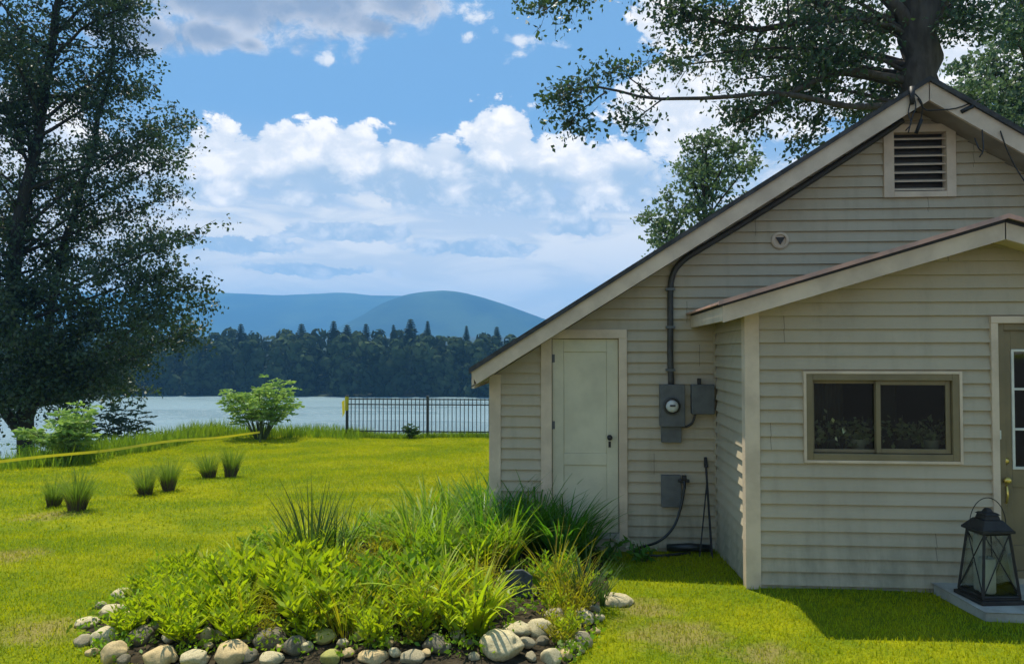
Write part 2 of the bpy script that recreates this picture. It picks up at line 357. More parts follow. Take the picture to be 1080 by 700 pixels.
def water_mat():
    m = bpy.data.materials.new('lake_water'); m.use_nodes = True; T = NT(m.node_tree); T.n.clear()
    out = T.new('ShaderNodeOutputMaterial'); p = T.new('ShaderNodeBsdfPrincipled')
    tc = T.new('ShaderNodeTexCoord').outputs['Object']
    mp = T.new('ShaderNodeMapping'); T.put(mp.inputs[0], tc); mp.inputs['Scale'].default_value = (.35, 1, 1)
    p.inputs['Base Color'].default_value = (.21, .31, .34, 1)
    T.put(p.inputs['Roughness'], T.ramp(T.noise(mp.outputs[0], .05, 3, .5), .35, .65, .22, .40)); p.inputs['IOR'].default_value = 1.33
    b = T.new('ShaderNodeBump'); b.inputs['Strength'].default_value = 1.0; b.inputs['Distance'].default_value = .9
    T.put(b.inputs['Height'], T.noise(mp.outputs[0], 1.6, 5, .65)); T.l.new(b.outputs[0], p.inputs['Normal'])
    T.l.new(p.outputs[0], out.inputs[0]); return m
M['water'] = water_mat()

# ------------------------------------------------------------------ the ground, the lake, the hills
LAKE = -9.4; SHORE = 203.
def ss(t): t = np.clip(t, 0, 1); return t*t*(3-2*t)
def gz(x, y):
    x = np.asarray(x, float); y = np.asarray(y, float)
    lawn = -.55*np.clip((y-5)/17, -1, 1.3)
    qx = np.maximum(0, -10.3-x); qy = np.maximum(0, y-22.3)
    q = np.sqrt(qx*qx+qy*qy)
    drop = .62*np.maximum(0, q-.5*(1-np.exp(-q/.5)))
    z = np.maximum(lawn-drop, -11.5)
    z = z + .018*np.sin(x*1.7+y*.6)+.014*np.sin(y*2.3-x*.9)+.10*np.exp(-((y-21.7)/1.6)**2)*ss((-x-5.5)/2.)
    far = np.where(y > 170, np.maximum(-11.5, np.minimum(-11.5+(y-170)*.078, -8.7+(y-SHORE)*.03)), -99)
    return np.maximum(z, far)
def gzf(x, y): return float(gz(x, y))
def gat(px, py):
    d = ray(px, py); o = Vector((0, 0, H)); t = 1.
    while t < 60:
        p = o+d*t
        if p.z <= gzf(p.x, p.y): break
        t += .25
    a, b = t-.25, t
    for _ in range(12):
        t = (a+b)/2; p = o+d*t
        if p.z <= gzf(p.x, p.y): b = t
        else: a = t
    return Vector((p.x, p.y, gzf(p.x, p.y)))
def axis(core0, core1, step, lims):
    a = list(np.arange(core0, core1+1e-6, step)); s = step
    lo = [core0]; 
    while lo[-1] > lims[0]: s *= 1.18; lo.append(lo[-1]-s)
    s = step; hi = [core1]
    while hi[-1] < lims[1]: s *= 1.18; hi.append(hi[-1]+s)
    return np.array(lo[:0:-1]+a+hi[1:])
def ground():
    xs = axis(-16, 9, .16, (-4000, 4000)); ys = axis(1, 27, .16, (-400, 4000))
    ys = np.unique(np.concatenate([ys, np.arange(165, 240, 5.)]))
    X, Y = np.meshgrid(xs, ys); Z = gz(X, Y); n = len(xs)
    V = np.stack([X, Y, Z], -1).reshape(-1, 3)
    i = np.arange(len(ys)-1)[:, None]*n+np.arange(n-1)[None, :]; i = i.ravel()
    F = np.stack([i, i+1, i+n+1, i+n], 1)
    tag(link_np('ground', V, F, M['lawn'], smooth=True), kind='structure')
ground()
mb = MB(); mb.quad((-2000, 24, LAKE), (2000, 24, LAKE), (2000, 215, LAKE), (-2000, 215, LAKE))
mb.v[0] = (-2000, -200, LAKE); mb.v[1] = (2000, -200, LAKE)
tag(mb.build('lake_water', M['water']), kind='structure')

m_ = MB(); xs_ = np.linspace(-70, 70, 36); 
for i_ in range(35):
    for (ya_, yb_) in ((-120, -60), (-60, -20), (-20, -12.2), (-12.2, -7), (-7, 3.1)):
        m_.quad(*[(x_, y_, gzf(x_, y_)+.06) for x_, y_ in ((xs_[i_], ya_), (xs_[i_+1], ya_), (xs_[i_+1], yb_), (xs_[i_], yb_))])
tag(m_.build('added_dark_ground', mat('added_ground_dark', (.05, .048, .045), .9, .2, var=(.07, .066, .06), vscale=3, bump=.3)), kind='structure')  # added dark ground, out of view, keeps the lawn out of the window reflections

def hills():
    # ridge line read along the skyline: azimuth pixel -> height pixel, at two distances
    def ridge(pts, D, depth, seed, name, m):
        pts = sorted(pts); us = [p[0] for p in pts]; hs = [p[1] for p in pts]
        xs = np.linspace(us[0], us[-1], 260); top = np.interp(xs, us, hs)
        k = np.ones(9)/9; top = np.convolve(np.pad(top, 4, mode='edge'), k, 'valid')
        V = []; rows = 26
        for j in range(rows):
            t = j/(rows-1); yy = D-depth+2*depth*t
            prof = math.cos((t-.5)*math.pi)**1.3
            for x_, h_ in zip(xs, top):
                p = at(x_, h_, D); nn = mnoise.fractal(Vector((p.x*.0025+seed, yy*.0025, seed)), 1, 2, 5)
                V.append((p.x, yy+15*nn, -12+(p.z+12)*prof*(1+ (.06*nn if abs(t-.5) > .03 else 0*nn))))
        n = len(xs); i = (np.arange(rows-1)[:, None]*n+np.arange(n-1)[None, :]).ravel()
        o = link_np(name, V, np.stack([i, i+1, i+n+1, i+n], 1), m, smooth=True); tag(o, kind='structure')
    ridge([(-500, 330), (-200, 318), (0, 312), (120, 309), (200, 308), (240, 309), (280, 311), (320, 313), (350, 312), (385, 312), (420, 312), (450, 313), (500, 322), (560, 340), (680, 356), (900, 362), (1400, 364)], 3250., 800., 3.1, 'hills', M['hill'])
    ridge([(330, 356), (365, 345), (390, 331), (410, 318), (430, 311), (450, 308), (470, 306.5), (488, 308.5), (510, 314), (535, 322), (562, 332), (590, 342), (640, 354), (760, 362)], 2350., 500., 7.7, 'hills', M['hill'])
hills()
# ------------------------------------------------------------------ foliage builders (numpy)
def leaf_quads(C, L, W, droop=.2, flat=0., dirs=None, seed=0):
    """diamond leaves folded along the midrib at centres C; L lengths, W widths"""
    r = np.random.default_rng(seed+5); n = len(C)
    if dirs is None:
        d = r.normal(size=(n, 3)); d[:, 2] = d[:, 2]*(1-flat)-droop
    else: d = dirs+r.normal(size=(n, 3))*.25
    d /= np.linalg.norm(d, axis=1, keepdims=True)+1e-9
    u = r.normal(size=(n, 3)); u[:, 2] *= .6
    s = np.cross(d, u); s /= np.linalg.norm(s, axis=1, keepdims=True)+1e-9
    nn = np.cross(d, s)
    L = np.broadcast_to(L, (n,))[:, None]; W = np.broadcast_to(W, (n,))[:, None]
    p0 = C; p1 = C+d*L*.45+s*W*.5+nn*W*.12; p2 = C+d*L-nn*W*.15; p3 = C+d*L*.45-s*W*.5+nn*W*.12
    V = np.stack([p0, p1, p2, p3], 1).reshape(-1, 3); F = np.arange(n*4).reshape(n, 4)
    return V, F
def blades(base, length, width, lean, az, curve, seg=3, seed=0):
    """ribbon blades: quads; arrays of n"""
    n = len(base); r = np.random.default_rng(seed)
    hx = np.stack([np.cos(az), np.sin(az), 0*az], 1); side = np.stack([-np.sin(az+r.normal(size=n)*.5), np.cos(az+r.normal(size=n)*.5), 0*az], 1)
    V = np.zeros((n, seg+1, 2, 3)); 
    for k in range(seg+1):
        t = k/seg; a = lean+curve*t
        # integrate roughly
        mid = lean+curve*t*.5
        p = base+hx*(np.sin(mid)*length*t)[:, None]+np.array([0, 0, 1.])*(np.cos(mid)*length*t)[:, None]
        w = (width*(1-t**1.6)*.5+.0006)[:, None]
        V[:, k, 0] = p-side*w; V[:, k, 1] = p+side*w
    idx = np.arange(n)[:, None]*(seg+1)*2
    F = np.concatenate([np.concatenate([idx+2*k, idx+2*k+1, idx+2*k+3, idx+2*k+2], 1) for k in range(seg)], 0)
    return V.reshape(-1, 3), F
def joinVF(parts):
    Vs = []; Fs = []; b = 0
    for V, F in parts: Vs.append(V); Fs.append(F+b); b += len(V)
    return np.concatenate(Vs), np.concatenate(Fs)

def spline(pts, n):
    pts = [Vector(p) for p in pts]; out = []
    P = [pts[0]*2-pts[1]]+pts+[pts[-1]*2-pts[-2]]
    for i in range(n):
        t = i/(n-1)*(len(pts)-1); k = min(int(t), len(pts)-2); f = t-k
        a, b, c, d = P[k:k+4]
        out.append(.5*((2*b)+(c-a)*f+(2*a-5*b+4*c-d)*f*f+(3*b-a-3*c+d)*f**3))
    return out

def make_tree(name, label, cat, base, limbs, leaves, leafmat, group=None, seed=1, leaf=.12, clump=.42, per=26, twigs=True, bark=None):
    """limbs: list of (points, r0, r1, leafy_from, n_twigs, twig_len); leaves accumulate at the twig ends"""
    rr = random.Random(seed); rn = np.random.default_rng(seed)
    root = empty(name, base); tag(root, label, cat, group)
    b0 = Vector(base); wood = MB(); cent = []
    for (pts, r0, r1, lf, nt, tl) in limbs:
        n = max(6, 3*len(pts)); sp = spline([Vector(p)-b0 for p in pts], n)
        for i in range(1, n): 
            j = .25*r0+.02
            sp[i] += Vector((rr.uniform(-j, j), rr.uniform(-j, j), rr.uniform(-j, j)*.5))
        rads = [r0+(r1-r0)*(i/(n-1))**.8 for i in range(n)]
        wood.tube(sp, rads, 8 if r0 > .08 else 5)
        for k in range(nt):
            t = lf+(1-lf)*rr.random()**.85; x = t*(n-1); i = min(int(x), n-2); p = sp[i].lerp(sp[i+1], x-i)
            ax = (sp[i+1]-sp[i]).normalized()
            d = Vector((rr.gauss(0, 1), rr.gauss(0, 1), rr.gauss(.15, .65))); d = (d-ax*d.dot(ax)*.5+ax*.35).normalized()
            ln = tl*rr.uniform(.45, 1.15)*(1.1-.45*t)
            q = p+d*ln*.55+Vector((0, 0, .05*ln)); e = p+d*ln+Vector((rr.uniform(-.1, .1), rr.uniform(-.1, .1), rr.uniform(-.12, .06)))*ln
            rt = max(.006, rads[i]*.28)
            if twigs: wood.tube([p, q, e], [rt, rt*.7, .005], 4, False)
            m_ = 2+int(ln/.45)
            for c in range(m_):
                f = (c+1)/m_; cc = p.lerp(q, f*2) if f < .5 else q.lerp(e, f*2-1)
                s = clump*(.6+.5*rr.random())*(1 if f > .5 else .7)
                off = Vector((rr.gauss(0, .35), rr.gauss(0, .35), rr.gauss(0, .25)))*s
                cent.append((cc+off, s))
                if twigs and rr.random() < .5: wood.tube([cc, cc+off*1.6], [.008, .003], 3, False)
    wood.build('trunk', bark or M['bark'], root, smooth=True)
    C = np.array([tuple(c) for c, s in cent]); Sz = np.array([s for c, s in cent])
    n = len(C)*per; idx = np.repeat(np.arange(len(C)), per)
    g = rn.normal(size=(n, 3)); g *= (np.abs(rn.random((n, 1)))**.45)/np.linalg.norm(g, axis=1, keepdims=True)
    pos = C[idx]+g*Sz[idx][:, None]*np.array([1, 1, .62])
    L = leaf*(.6+.8*rn.random(n)); V, F = leaf_quads(pos, L, L*.62, droop=.35, seed=seed)
    link_np('crown', V, F, leafmat, root)
    return root

# ------------------------------------------------------------------ big tree on the left bank
def left_tree():
    D = 26.; P = lambda px, py, dy=0.: at(px, py, D+dy*1.3)
    b = P(22, 560); base = (b.x, b.y, gzf(b.x, b.y)-.1); L = []
    main = [base, P(28, 440), P(12, 330, -.2), P(30, 190), P(48, 90, .3), P(62, 0), P(70, -90), P(80, -170)]
    L.append((main, .33, .05, .26, 150, 2.0))
    L.append(([P(28, 445), P(48, 360, .5), P(66, 260, .9), P(100, 150, 1.2), P(120, 40, 1.3), P(120, -60, 1)], .21, .03, .2, 115, 1.8))
    L.append(([P(26, 460), P(-30, 380, -.6), P(-70, 250, -1), P(-90, 120, -1), P(-80, 0, -1)], .21, .03, .2, 80, 1.9))
    rr = random.Random(4)
    # side limbs: start on the trunk, reach out to the crown's edge
    ends = [(226, 318), (205, 300), (214, 345), (206, 245), (178, 285), (196, 160), (185, 205), (170, 140), (155, 90), (148, 45), (140, 5), (150, -50), (130, -110),
            (188, 352), (150, 372), (120, 390), (165, 330), (60, 400), (-20, 380), (-60, 330), (-110, 300), (-120, 200), (-120, 90), (-100, 0), (0, -160), (20, 60), (-20, 160), (-10, 260), (90, 340), (95, 235), (100, 400), (140, 405), (0, 410), (195, 130), (165, 250), (-10, 320), (10, 230), (-5, 110), (0, 40), (-30, -40), (20, -80), (40, 300), (50, 160), (-40, 420), (60, 370), (35, 350)]
    for i, (ex, ey) in enumerate(ends):
        dz = rr.uniform(-2.6, 2.6)
        sy = min(ey+rr.uniform(50, 120), 430); sx = np.interp(-sy, [-440, -330, -190, -90, 0, 90], [28, 12, 30, 48, 62, 70])
        s = P(sx, sy); e = P(ex, ey, dz); m = s.lerp(e, .5)+Vector((0, 0, rr.uniform(-.1, .35)))
        L.append(([s, m, e], .08, .012, .22, 44, 1.35))
    make_tree('deciduous_tree', 'tall dark leafy tree on the bank at the far left above the lake', 'tree', base, L, None, M['leaf_dark'], seed=3, leaf=.135, clump=.56, per=11, bark=M['bark_dark'])
left_tree()

# ------------------------------------------------------------------ the oak behind the house and its neighbours
def oak():
    D = 18.; P = lambda px, py, dy=0.: at(px, py, D+dy)
    b = P(968, 460); base = (b.x, D, gzf(b.x, D)-.1); L = []
    L.append(([base, P(967, 300), P(968, 150), P(970, 60), P(962, 0), P(955, -70), P(960, -190)], .56, .34, .72, 30, 1.6))
    L.append(([P(970, 50), P(995, 0), P(1030, -60), P(1060, -150)], .20, .05, .3, 40, 1.5))
    L.append(([P(966, 45), P(930, -10, -.4), P(880, -50, -.6), P(800, -90, -1)], .19, .04, .3, 50, 1.4))
    L.append(([P(966, 110), P(900, 112, -.8), P(830, 100, -1.4), P(760, 103, -1.8), P(690, 104, -2), P(620, 92, -2.1), P(588, 108, -2.2)], .085, .012, .80, 24, .7))
    L.append(([P(690, 104, -2), P(660, 80, -2), P(640, 78, -2.1)], .02, .006, .2, 12, .55))
    L.append(([P(700, 104, -2), P(672, 124, -2), P(652, 128, -2.1)], .02, .006, .3, 11, .5))
    L.append(([P(640, 97, -2), P(610, 118, -2.1), P(600, 134, -2.1)], .02, .006, .3, 10, .45))
    L.append(([P(962, 20), P(880, 20, -.5), P(800, 30, -1), P(740, 20, -1.2), P(700, 30, -1.2)], .13, .015, .25, 60, 1.05))
    L.append(([P(966, 90), P(900, 75, -.6), P(840, 95, -1), P(800, 120, -1.1), P(775, 130, -1)], .11, .015, .3, 46, .85))
    L.append(([P(880, 80), P(865, 120, -.3), P(850, 160, -.4)], .05, .01, .2, 22, .6))
    L.append(([P(966, 40), P(860, 0, -.2), P(760, -30, -.6), P(660, -40, -.8), P(600, -10, -1), P(575, 12, -1)], .12, .012, .35, 60, .9))
    L.append(([P(740, 20, -1.2), P(715, 10, -1.2), P(690, 5, -1.2)], .03, .01, .2, 14, .6))
    for (ex, ey, dy) in [(820, 60, 1.4), (760, 60, 1.2), (720, 60, -1), (850, 30, -1.8), (780, 85, .6), (900, 120, 1.2), (900, 40, 1.8), (840, 10, 1.5), (1010, 30, 1.8), (1040, 20, -1.4), (930, 100, 1.5), (700, 70, .3),
                         (740, -20, 1.), (800, -30, -1.6), (1080, -30, 0), (870, 70, -1.2), (810, 105, -.2)]:
        s = P(966, max(ey+10, 40)); e = P(ex, ey, dy)
        L.append(([s, s.lerp(e, .5)+Vector((0, 0, .3)), e], .07, .012, .35, 28, .85))
    make_tree('oak_tree', 'big dark oak behind the gable peak with a long limb reaching left', 'tree', base, L, None, M['leaf_oak'], seed=9, leaf=.11, clump=.48, per=10)
oak()
def small_trees():
    D = 21.; P = lambda px, py, dy=0.: at(px, py, D+dy)
    b = P(748, 440); base = (b.x, D, gzf(b.x, D)-.05); L = []
    L.append(([base, P(748, 350), P(745, 260), P(742, 190), P(748, 150)], .13, .02, .4, 40, .8))
    for e in [(700, 205), (690, 235), (720, 165), (790, 170), (800, 200), (775, 150), (728, 180), (690, 250), (770, 220), (740, 145), (715, 240), (680, 225), (700, 275), (760, 180), (735, 215)]:
        s = P(746, min(e[1]+60, 330)); q = P(e[0], e[1], random.uniform(-1, 1))
        L.append(([s, s.lerp(q, .6), q], .035, .008, .35, 12, .6))
    make_tree('young_tree', 'pale green young tree whose round crown shows above the left roof slope', 'tree', base, L, None, M['leaf_pale'], seed=21, leaf=.11, clump=.36, per=13)
    D = 24.; P = lambda px, py, dy=0.: at(px, py, D+dy)
    b = P(1110, 440); base = (b.x, D, gzf(b.x, D)-.05); L = [([base, P(1105, 300), P(1095, 150), P(1080, 20), P(1075, -80)], .28, .05, .45, 60, 1.3)]
    for e in [(1020, 95), (1000, 110), (1040, 60), (1050, 110), (1070, 90), (1010, 70), (1060, 20), (1100, 60), (1130, 30), (1030, 120), (1080, 130), (1140, 100), (1090, -30), (1050, -40), (1150, -20)]:
        s = P(1095, min(e[1]+70, 260)); q = P(e[0], e[1], random.uniform(-1.5, 1.5))
        L.append(([s, s.lerp(q, .6), q], .06, .01, .35, 22, 1.0))
    make_tree('deciduous_tree', 'mid green tree beyond the right roof slope at the right edge of the photo', 'tree', base, L, None, M['leaf_pale'], seed=33, leaf=.14, clump=.38, per=14)
small_trees()

# ------------------------------------------------------------------ far shore wood
def far_wood():
    rn = np.random.default_rng(8); parts = []; pines = []
    def leaf_tris(C, s, nn):
        d = rn.normal(size=(nn, 3)); d /= np.linalg.norm(d, axis=1, keepdims=True)
        rr_ = s*(.75+.3*rn.random((nn, 1)))
        p = C+d*rr_*np.array([1, 1, .85]); a = rn.normal(size=(nn, 3)); a -= d*(a*d).sum(1, keepdims=True)*.8; a /= np.linalg.norm(a, axis=1, keepdims=True)
        b = np.cross(d, a); l = .85*(.6+.8*rn.random((nn, 1)))
        return np.stack([p-a*l, p-b*l*.7, p+a*l, p+b*l*.7], 1).reshape(-1, 3), np.arange(nn*4).reshape(nn, 4)
    for row, (yy, cnt) in enumerate([(200, 46), (208, 46), (218, 44), (229, 40)]):
        for k in range(cnt):
            px = -120+(k+rn.uniform(-.4, .4))*(860/cnt); y = yy+rn.uniform(-2.5, 2.5)
            top = 346+8*(3-row)*.55+rn.uniform(-4, 7) + (4 if px > 480 else 0)
            t = at(px, top, y); g = gzf(t.x, y); h = t.z-g; w = rn.uniform(3.0, 4.6)
            for lump in range(6):
                f = lump/5; c = np.array([t.x+rn.uniform(-1, 1)*w*.5, y+rn.uniform(-1, 1)*w*.4, g+h*(.10+.74*f)])
                s = w*(.80 if f < .7 else .66)*rn.uniform(.8, 1.15)
                parts.append(leaf_tris(c, s, 70))
    V, F = joinVF(parts)
    tag(link_np('far_wood', V, F, M['far_leaf']), 'dark green wood along the far shore of the lake', 'wood', kind='stuff')
    def pine_mesh():
        V = []; F = []; n = 0; ps = []
        for lay in range(26):
            f = lay/25; r = (3.3*(1-f)**.7+.5)*rn.uniform(.7, 1.1); z = 4+14*f
            for a in np.linspace(0, 6.28, 13, endpoint=False):
                a += rn.uniform(-.3, .3); rr_ = r*rn.uniform(.7, 1.15)
                d = np.array([math.cos(a), math.sin(a), 0]); s = np.array([-math.sin(a), math.cos(a), 0])
                p0 = np.array([0, 0, z+.5]); p2 = d*rr_+np.array([0, 0, z-.45*rr_*.5]); m_ = (p0+p2)/2
                ps.append((np.array([p0, m_+s*(rr_*.3+.25), p2, m_-s*(rr_*.3+.25)]), np.array([[0, 1, 2, 3]])))
        return joinVF(ps)
    Vp, Fp = pine_mesh(); proto = None
    for i, (px, top, y) in enumerate([(352, 339, 214), (433, 337, 220), (451, 339, 216), (386, 342, 222), (318, 342, 225), (492, 344, 215), (254, 342, 214), (366, 343, 221), (415, 343, 217), (524, 345, 219)]):
        t = at(px, top, y); g = gzf(t.x, y)
        if proto is None:
            proto = empty('pine_tree', (t.x, y, g)); link_np('crown', Vp, Fp, M['far_pine'], proto)
            MB().tube([(0, 0, 0), (0, 0, 9), (0, 0, 18)], [.3, .2, .05], 6).build('trunk', M['bark'], proto); o = proto
        else: o = copy_tree(proto)
        o.location = (t.x, y, g); s = (t.z-g)/18.3; o.scale = (s*(1.25+.4*math.sin(i*2.1)), s*(1.25+.4*math.sin(i*2.1)), s); o.rotation_euler = (0, 0, i*1.3)
        tag(o, 'dark pine poking above the wood on the far shore', 'pine tree', 'pines rising from the far wood')
far_wood()

# ------------------------------------------------------------------ the house
YP = 6.466; YM = 7.88; OV = .36                  # porch front, main gable wall, rake overhang
YR = YM-OV
XC = at(790, 500, YP).x                           # porch left corner
XL = at(520, 450, YM).x                           # main left corner
rA = at(497, 389, YR); rB = at(980, 83, YR)       # main eave tip, ridge
SL = (rB.z-rA.z)/(rB.x-rA.x); XR = rB.x; ZR = rB.z
XRR = 2*XR-XL
YPR = YP-.30
pE = at(763, 318, YPR); pR = at(1060, 230, YPR)   # porch roof eave corner and ridge
PS = (pR.z-pE.z)/(pR.x-pE.x); XPE = pE.x; XPR = pR.x; ZPR = pR.z
YBACK = YM+7.2
def roof_z(x): return ZR-SL*abs(x-XR)
def proof_z(x): return ZPR-PS*abs(x-XPR)
house = empty('house', (XR, YM, 0.)); tag(house, 'cream vinyl-sided cottage with a low gabled porch and taupe trim', 'house')
HO = Vector((XR, YM, 0))
def hb(mb_, name, m, parent=None, smooth=False, bevel=0):
    """house part: mesh given in world coordinates, stored relative to the house"""
    mb_.v = [tuple(Vector(p)-HO) for p in mb_.v]
    o = mb_.build(name, m, parent or house, smooth, bevel); return o
COURSE = .108
def siding(mb_, lim, z0, z1, openings, P, phase=0., extra=()):
    k0 = math.floor((z0-phase)/COURSE); k1 = math.ceil((z1-phase)/COURSE)
    for k in range(k0, k1):
        a = k*COURSE+phase; cuts = {max(a, z0), min(a+COURSE, z1)}
        for o in openings:
            for z in (o[2], o[3]):
                if a < z < a+COURSE: cuts.add(z)
        for z in extra:
            if a < z < a+COURSE: cuts.add(z)
        cuts = sorted(cuts)
        for s, (c0, c1) in enumerate(zip(cuts[:-1], cuts[1:])):
            if c1-c0 < 1e-4 or c0 >= z1 or c1 <= z0: continue
            l0, r0 = lim(c0); l1, r1 = lim(c1)
            if r0-l0 < .01: continue
            if r1 < l1: l1 = r1 = (l1+r1)/2
            zm = (c0+c1)/2; segs = [(None, None)]
            ob = sorted([o for o in openings if o[2] < zm < o[3]])
            edges = [None]
            for o in ob: edges += [o[0], o[1]]
            edges.append(None)
            off0 = 0.027*(1-(c0-a)/COURSE)+.001; off1 = 0.027*(1-(c1-a)/COURSE)+.001
            for i in range(0, len(edges), 2):
                ua0 = l0 if edges[i] is None else edges[i]; ua1 = l1 if edges[i] is None else edges[i]
                ub0 = r0 if edges[i+1] is None else edges[i+1]; ub1 = r1 if edges[i+1] is None else edges[i+1]
                if ub0-ua0 < .002: continue
                if ub1 < ua1: continue
                if edges[i] is None: ua0 = min(ua0, ub0); ua1 = min(ua1, ub1)
                mb_.quad(P(ua0, c0, off0), P(ub0, c0, off0), P(ub1, c1, off1), P(ua1, c1, off1))
                if s == 0 and c0 == a:
                    mb_.quad(P(ua0, c0, .001), P(ub0, c0, .001), P(ub0, c0, off0), P(ua0, c0, off0))
def rect(px0, py0, px1, py1, Y):
    a = at(px0, py0, Y); b = at(px1, py1, Y); return a.x, b.x, b.z, a.z      # x0,x1,z0,z1

# openings
D1 = rect(582, 357, 653, 562, YM); D1 = (D1[0], D1[1], D1[2], D1[3])
W1 = rect(849, 394, 1011, 486, YP)
V1 = rect(941, 141, 997, 202, YM)
a_ = at(1050, 341, YP); D2 = (a_.x, a_.x+.94, .09, a_.z)
SOF = .165                                        # soffit below the roof's top line
# main gable wall
zc = roof_z(XL)-SOF-.03
def lim_main(z):
    d = (ZR-SOF-.02-z)/SL
    return max(XL, XR-d), min(XRR, XR+d)
m_ = MB(); siding(m_, lim_main, -.14, ZR-SOF-.05, [D1, V1], lambda u, z, o: (u, YM-o, z), phase=.038, extra=(zc,))
hb(m_, 'wall', M['siding'])
# left, right, back walls of the main block
m_ = MB(); siding(m_, lambda z: (YM+.002, YBACK), -.9, zc, [], lambda u, z, o: (XL-o, u, z), .038)
siding(m_, lambda z: (YM+.002, YBACK), -.9, zc, [], lambda u, z, o: (XRR+o, u, z), .038)
siding(m_, lim_main, -.9, ZR-SOF-.05, [], lambda u, z, o: (u, YBACK+o, z), .038, extra=(zc,))
hb(m_, 'rear_wall', M['siding'])
# porch front and side
def lim_porch(z):
    d = (ZPR-.12-z)/PS
    return max(XC, XPR-d), min(2*XPR-XC, XPR+d)
zpc = proof_z(XC)-.12
m_ = MB(); siding(m_, lim_porch, -.06, ZPR-.13, [W1, D2], lambda u, z, o: (u, YP-o, z), 0., extra=(zpc,))
hb(m_, 'porch_wall', M['siding'])
for xs_, sg_ in ((XC, -1), (2*XPR-XC, 1)):
    m_ = MB(); siding(m_, lambda z: (YP+.002, YM-.016), -.12, zpc, [], lambda u, z, o: (xs_+sg_*o, u, z), 0.)
    hb(m_, 'porch_wall', M['siding'])
# foundation skirt
m_ = MB(); m_.box(XL+.02, XRR-.02, YM+.02, YBACK-.02, -1.2, -.10); m_.box(XC+.02, 2*XPR-XC-.02, YP+.02, YM-.03, -.4, -.03)
hb(m_, 'foundation', M['concrete'])
# corner trims
for (x, y, z0, z1) in [(XC, YP, -.06, zpc+.02), (XL, YM, -.14, zc+.02), (2*XPR-XC-.0, YP, -.06, zpc+.02)]:
    m_ = MB(); w = .082; s = -1 if x > XPR+1 else 1
    m_.prism([(x-s*.036, y-.036), (x+s*w, y-.036), (x+s*w, y-.001), (x-s*.001, y-.001), (x-s*.001, y+w), (x-s*.036, y+w)], 'z', z0, z1)
    hb(m_, 'corner_trim', M['trim'], bevel=.003)
m_ = MB(); m_.box(XC-.03, XC-.015, YM-.05, YM-.030, -.12, zpc); hb(m_, 'corner_trim', M['siding'])

# main roof: two slopes, rake boards, soffits
def slope_poly(xa, xb, t0, t1, rz):
    """band between t0 and t1 under the roof's top line, from xa to xb"""
    return [(xa, rz(xa)-t0), (xb, rz(xb)-t0), (xb, rz(xb)-t1), (xa, rz(xa)-t1)]
XE = rA.x; XER = 2*XR-XE
roof_m = MB()
roof_m.prism([(XE-.02, roof_z(XE-.02)+.02), (XR, ZR+.02), (XER+.02, roof_z(XER+.02)+.02), (XER+.02, roof_z(XER+.02)-.03), (XR, ZR-.03), (XE-.02, roof_z(XE-.02)-.03)], 'y', YR-.03, YBACK+.3)
roof = hb(roof_m, 'roof', M['shingle'])
dm = MB(); dm.prism([(XE-.026, roof_z(XE)-.004), (XR, ZR+.012), (XER+.026, roof_z(XER)-.004), (XER+.026, roof_z(XER)-.034), (XR, ZR-.034), (XE-.026, roof_z(XE)-.034)], 'y', YR-.024, YR-.003)
for xa, xb, sg in ((XE, XR, 1), (XR, XER, -1)):
    e = .0
    rm = MB(); pl = [(xa, roof_z(xa)-.034), (xb, roof_z(xb)-.034), (xb, roof_z(xb)-.200), (xa, roof_z(xa)-.200)]
    if sg == 1: pl[3] = (xa+.055, roof_z(xa+.055)-.175)
    else: pl[2] = (xb-.055, roof_z(xb-.055)-.175)
    rm.prism(pl, 'y', YR, YR+.028); hb(rm, 'rake_board', M['trim'], roof, bevel=.004)
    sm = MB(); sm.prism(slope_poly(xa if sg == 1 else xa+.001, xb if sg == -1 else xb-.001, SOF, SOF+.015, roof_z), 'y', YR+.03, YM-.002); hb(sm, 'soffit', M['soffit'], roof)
for x in (XE, XER):
    s = 1 if x == XE else -1; fm = MB(); fm.box(min(x, x+s*.025), max(x, x+s*.025), YR+.03, YBACK+.28, roof_z(x)-.19, roof_z(x)-.034); hb(fm, 'eave_board', M['trim'], roof)
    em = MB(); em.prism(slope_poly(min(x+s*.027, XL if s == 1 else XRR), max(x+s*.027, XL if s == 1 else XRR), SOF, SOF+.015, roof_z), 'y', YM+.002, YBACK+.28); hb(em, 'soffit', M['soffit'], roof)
# porch roof
XPER = 2*XPR-XPE
rm = MB(); rm.prism([(XPE-.02, proof_z(XPE-.02)), (XPR, ZPR), (XPER+.02, proof_z(XPER+.02)), (XPER+.02, proof_z(XPER+.02)-.012), (XPR, ZPR-.012), (XPE-.02, proof_z(XPE-.02)-.012)], 'y', YPR-.035, YM-.02)
proof = hb(rm, 'porch_roof', M['shingle'])
rm = MB(); rm.prism([(XPE-.045, proof_z(XPE-.045)+.016), (XPR, ZPR+.026), (XPER+.045, proof_z(XPER+.045)+.016), (XPER+.045, proof_z(XPER+.045)-.016), (XPR, ZPR-.008), (XPE-.045, proof_z(XPE-.045)-.016)], 'y', YPR-.055, YPR-.037)
hb(rm, 'drip_edge', M['drip'], proof)
rm = MB(); rm.box(XPE-.045, XPE-.024, YPR-.036, YM-.02, proof_z(XPE)-.022, proof_z(XPE)-.004); hb(rm, 'drip_edge', M['drip'], proof)
rm = MB(); rm.prism([(XPE+.0, proof_z(XPE)-.012), (XPR, ZPR-.012), (XPER, proof_z(XPER)-.012), (XPER, proof_z(XPER)-.034), (XPR, ZPR-.034), (XPE, proof_z(XPE)-.034)], 'y', YPR-.008, YM-.03)
hb(rm, 'roof_deck', M['black'], proof)
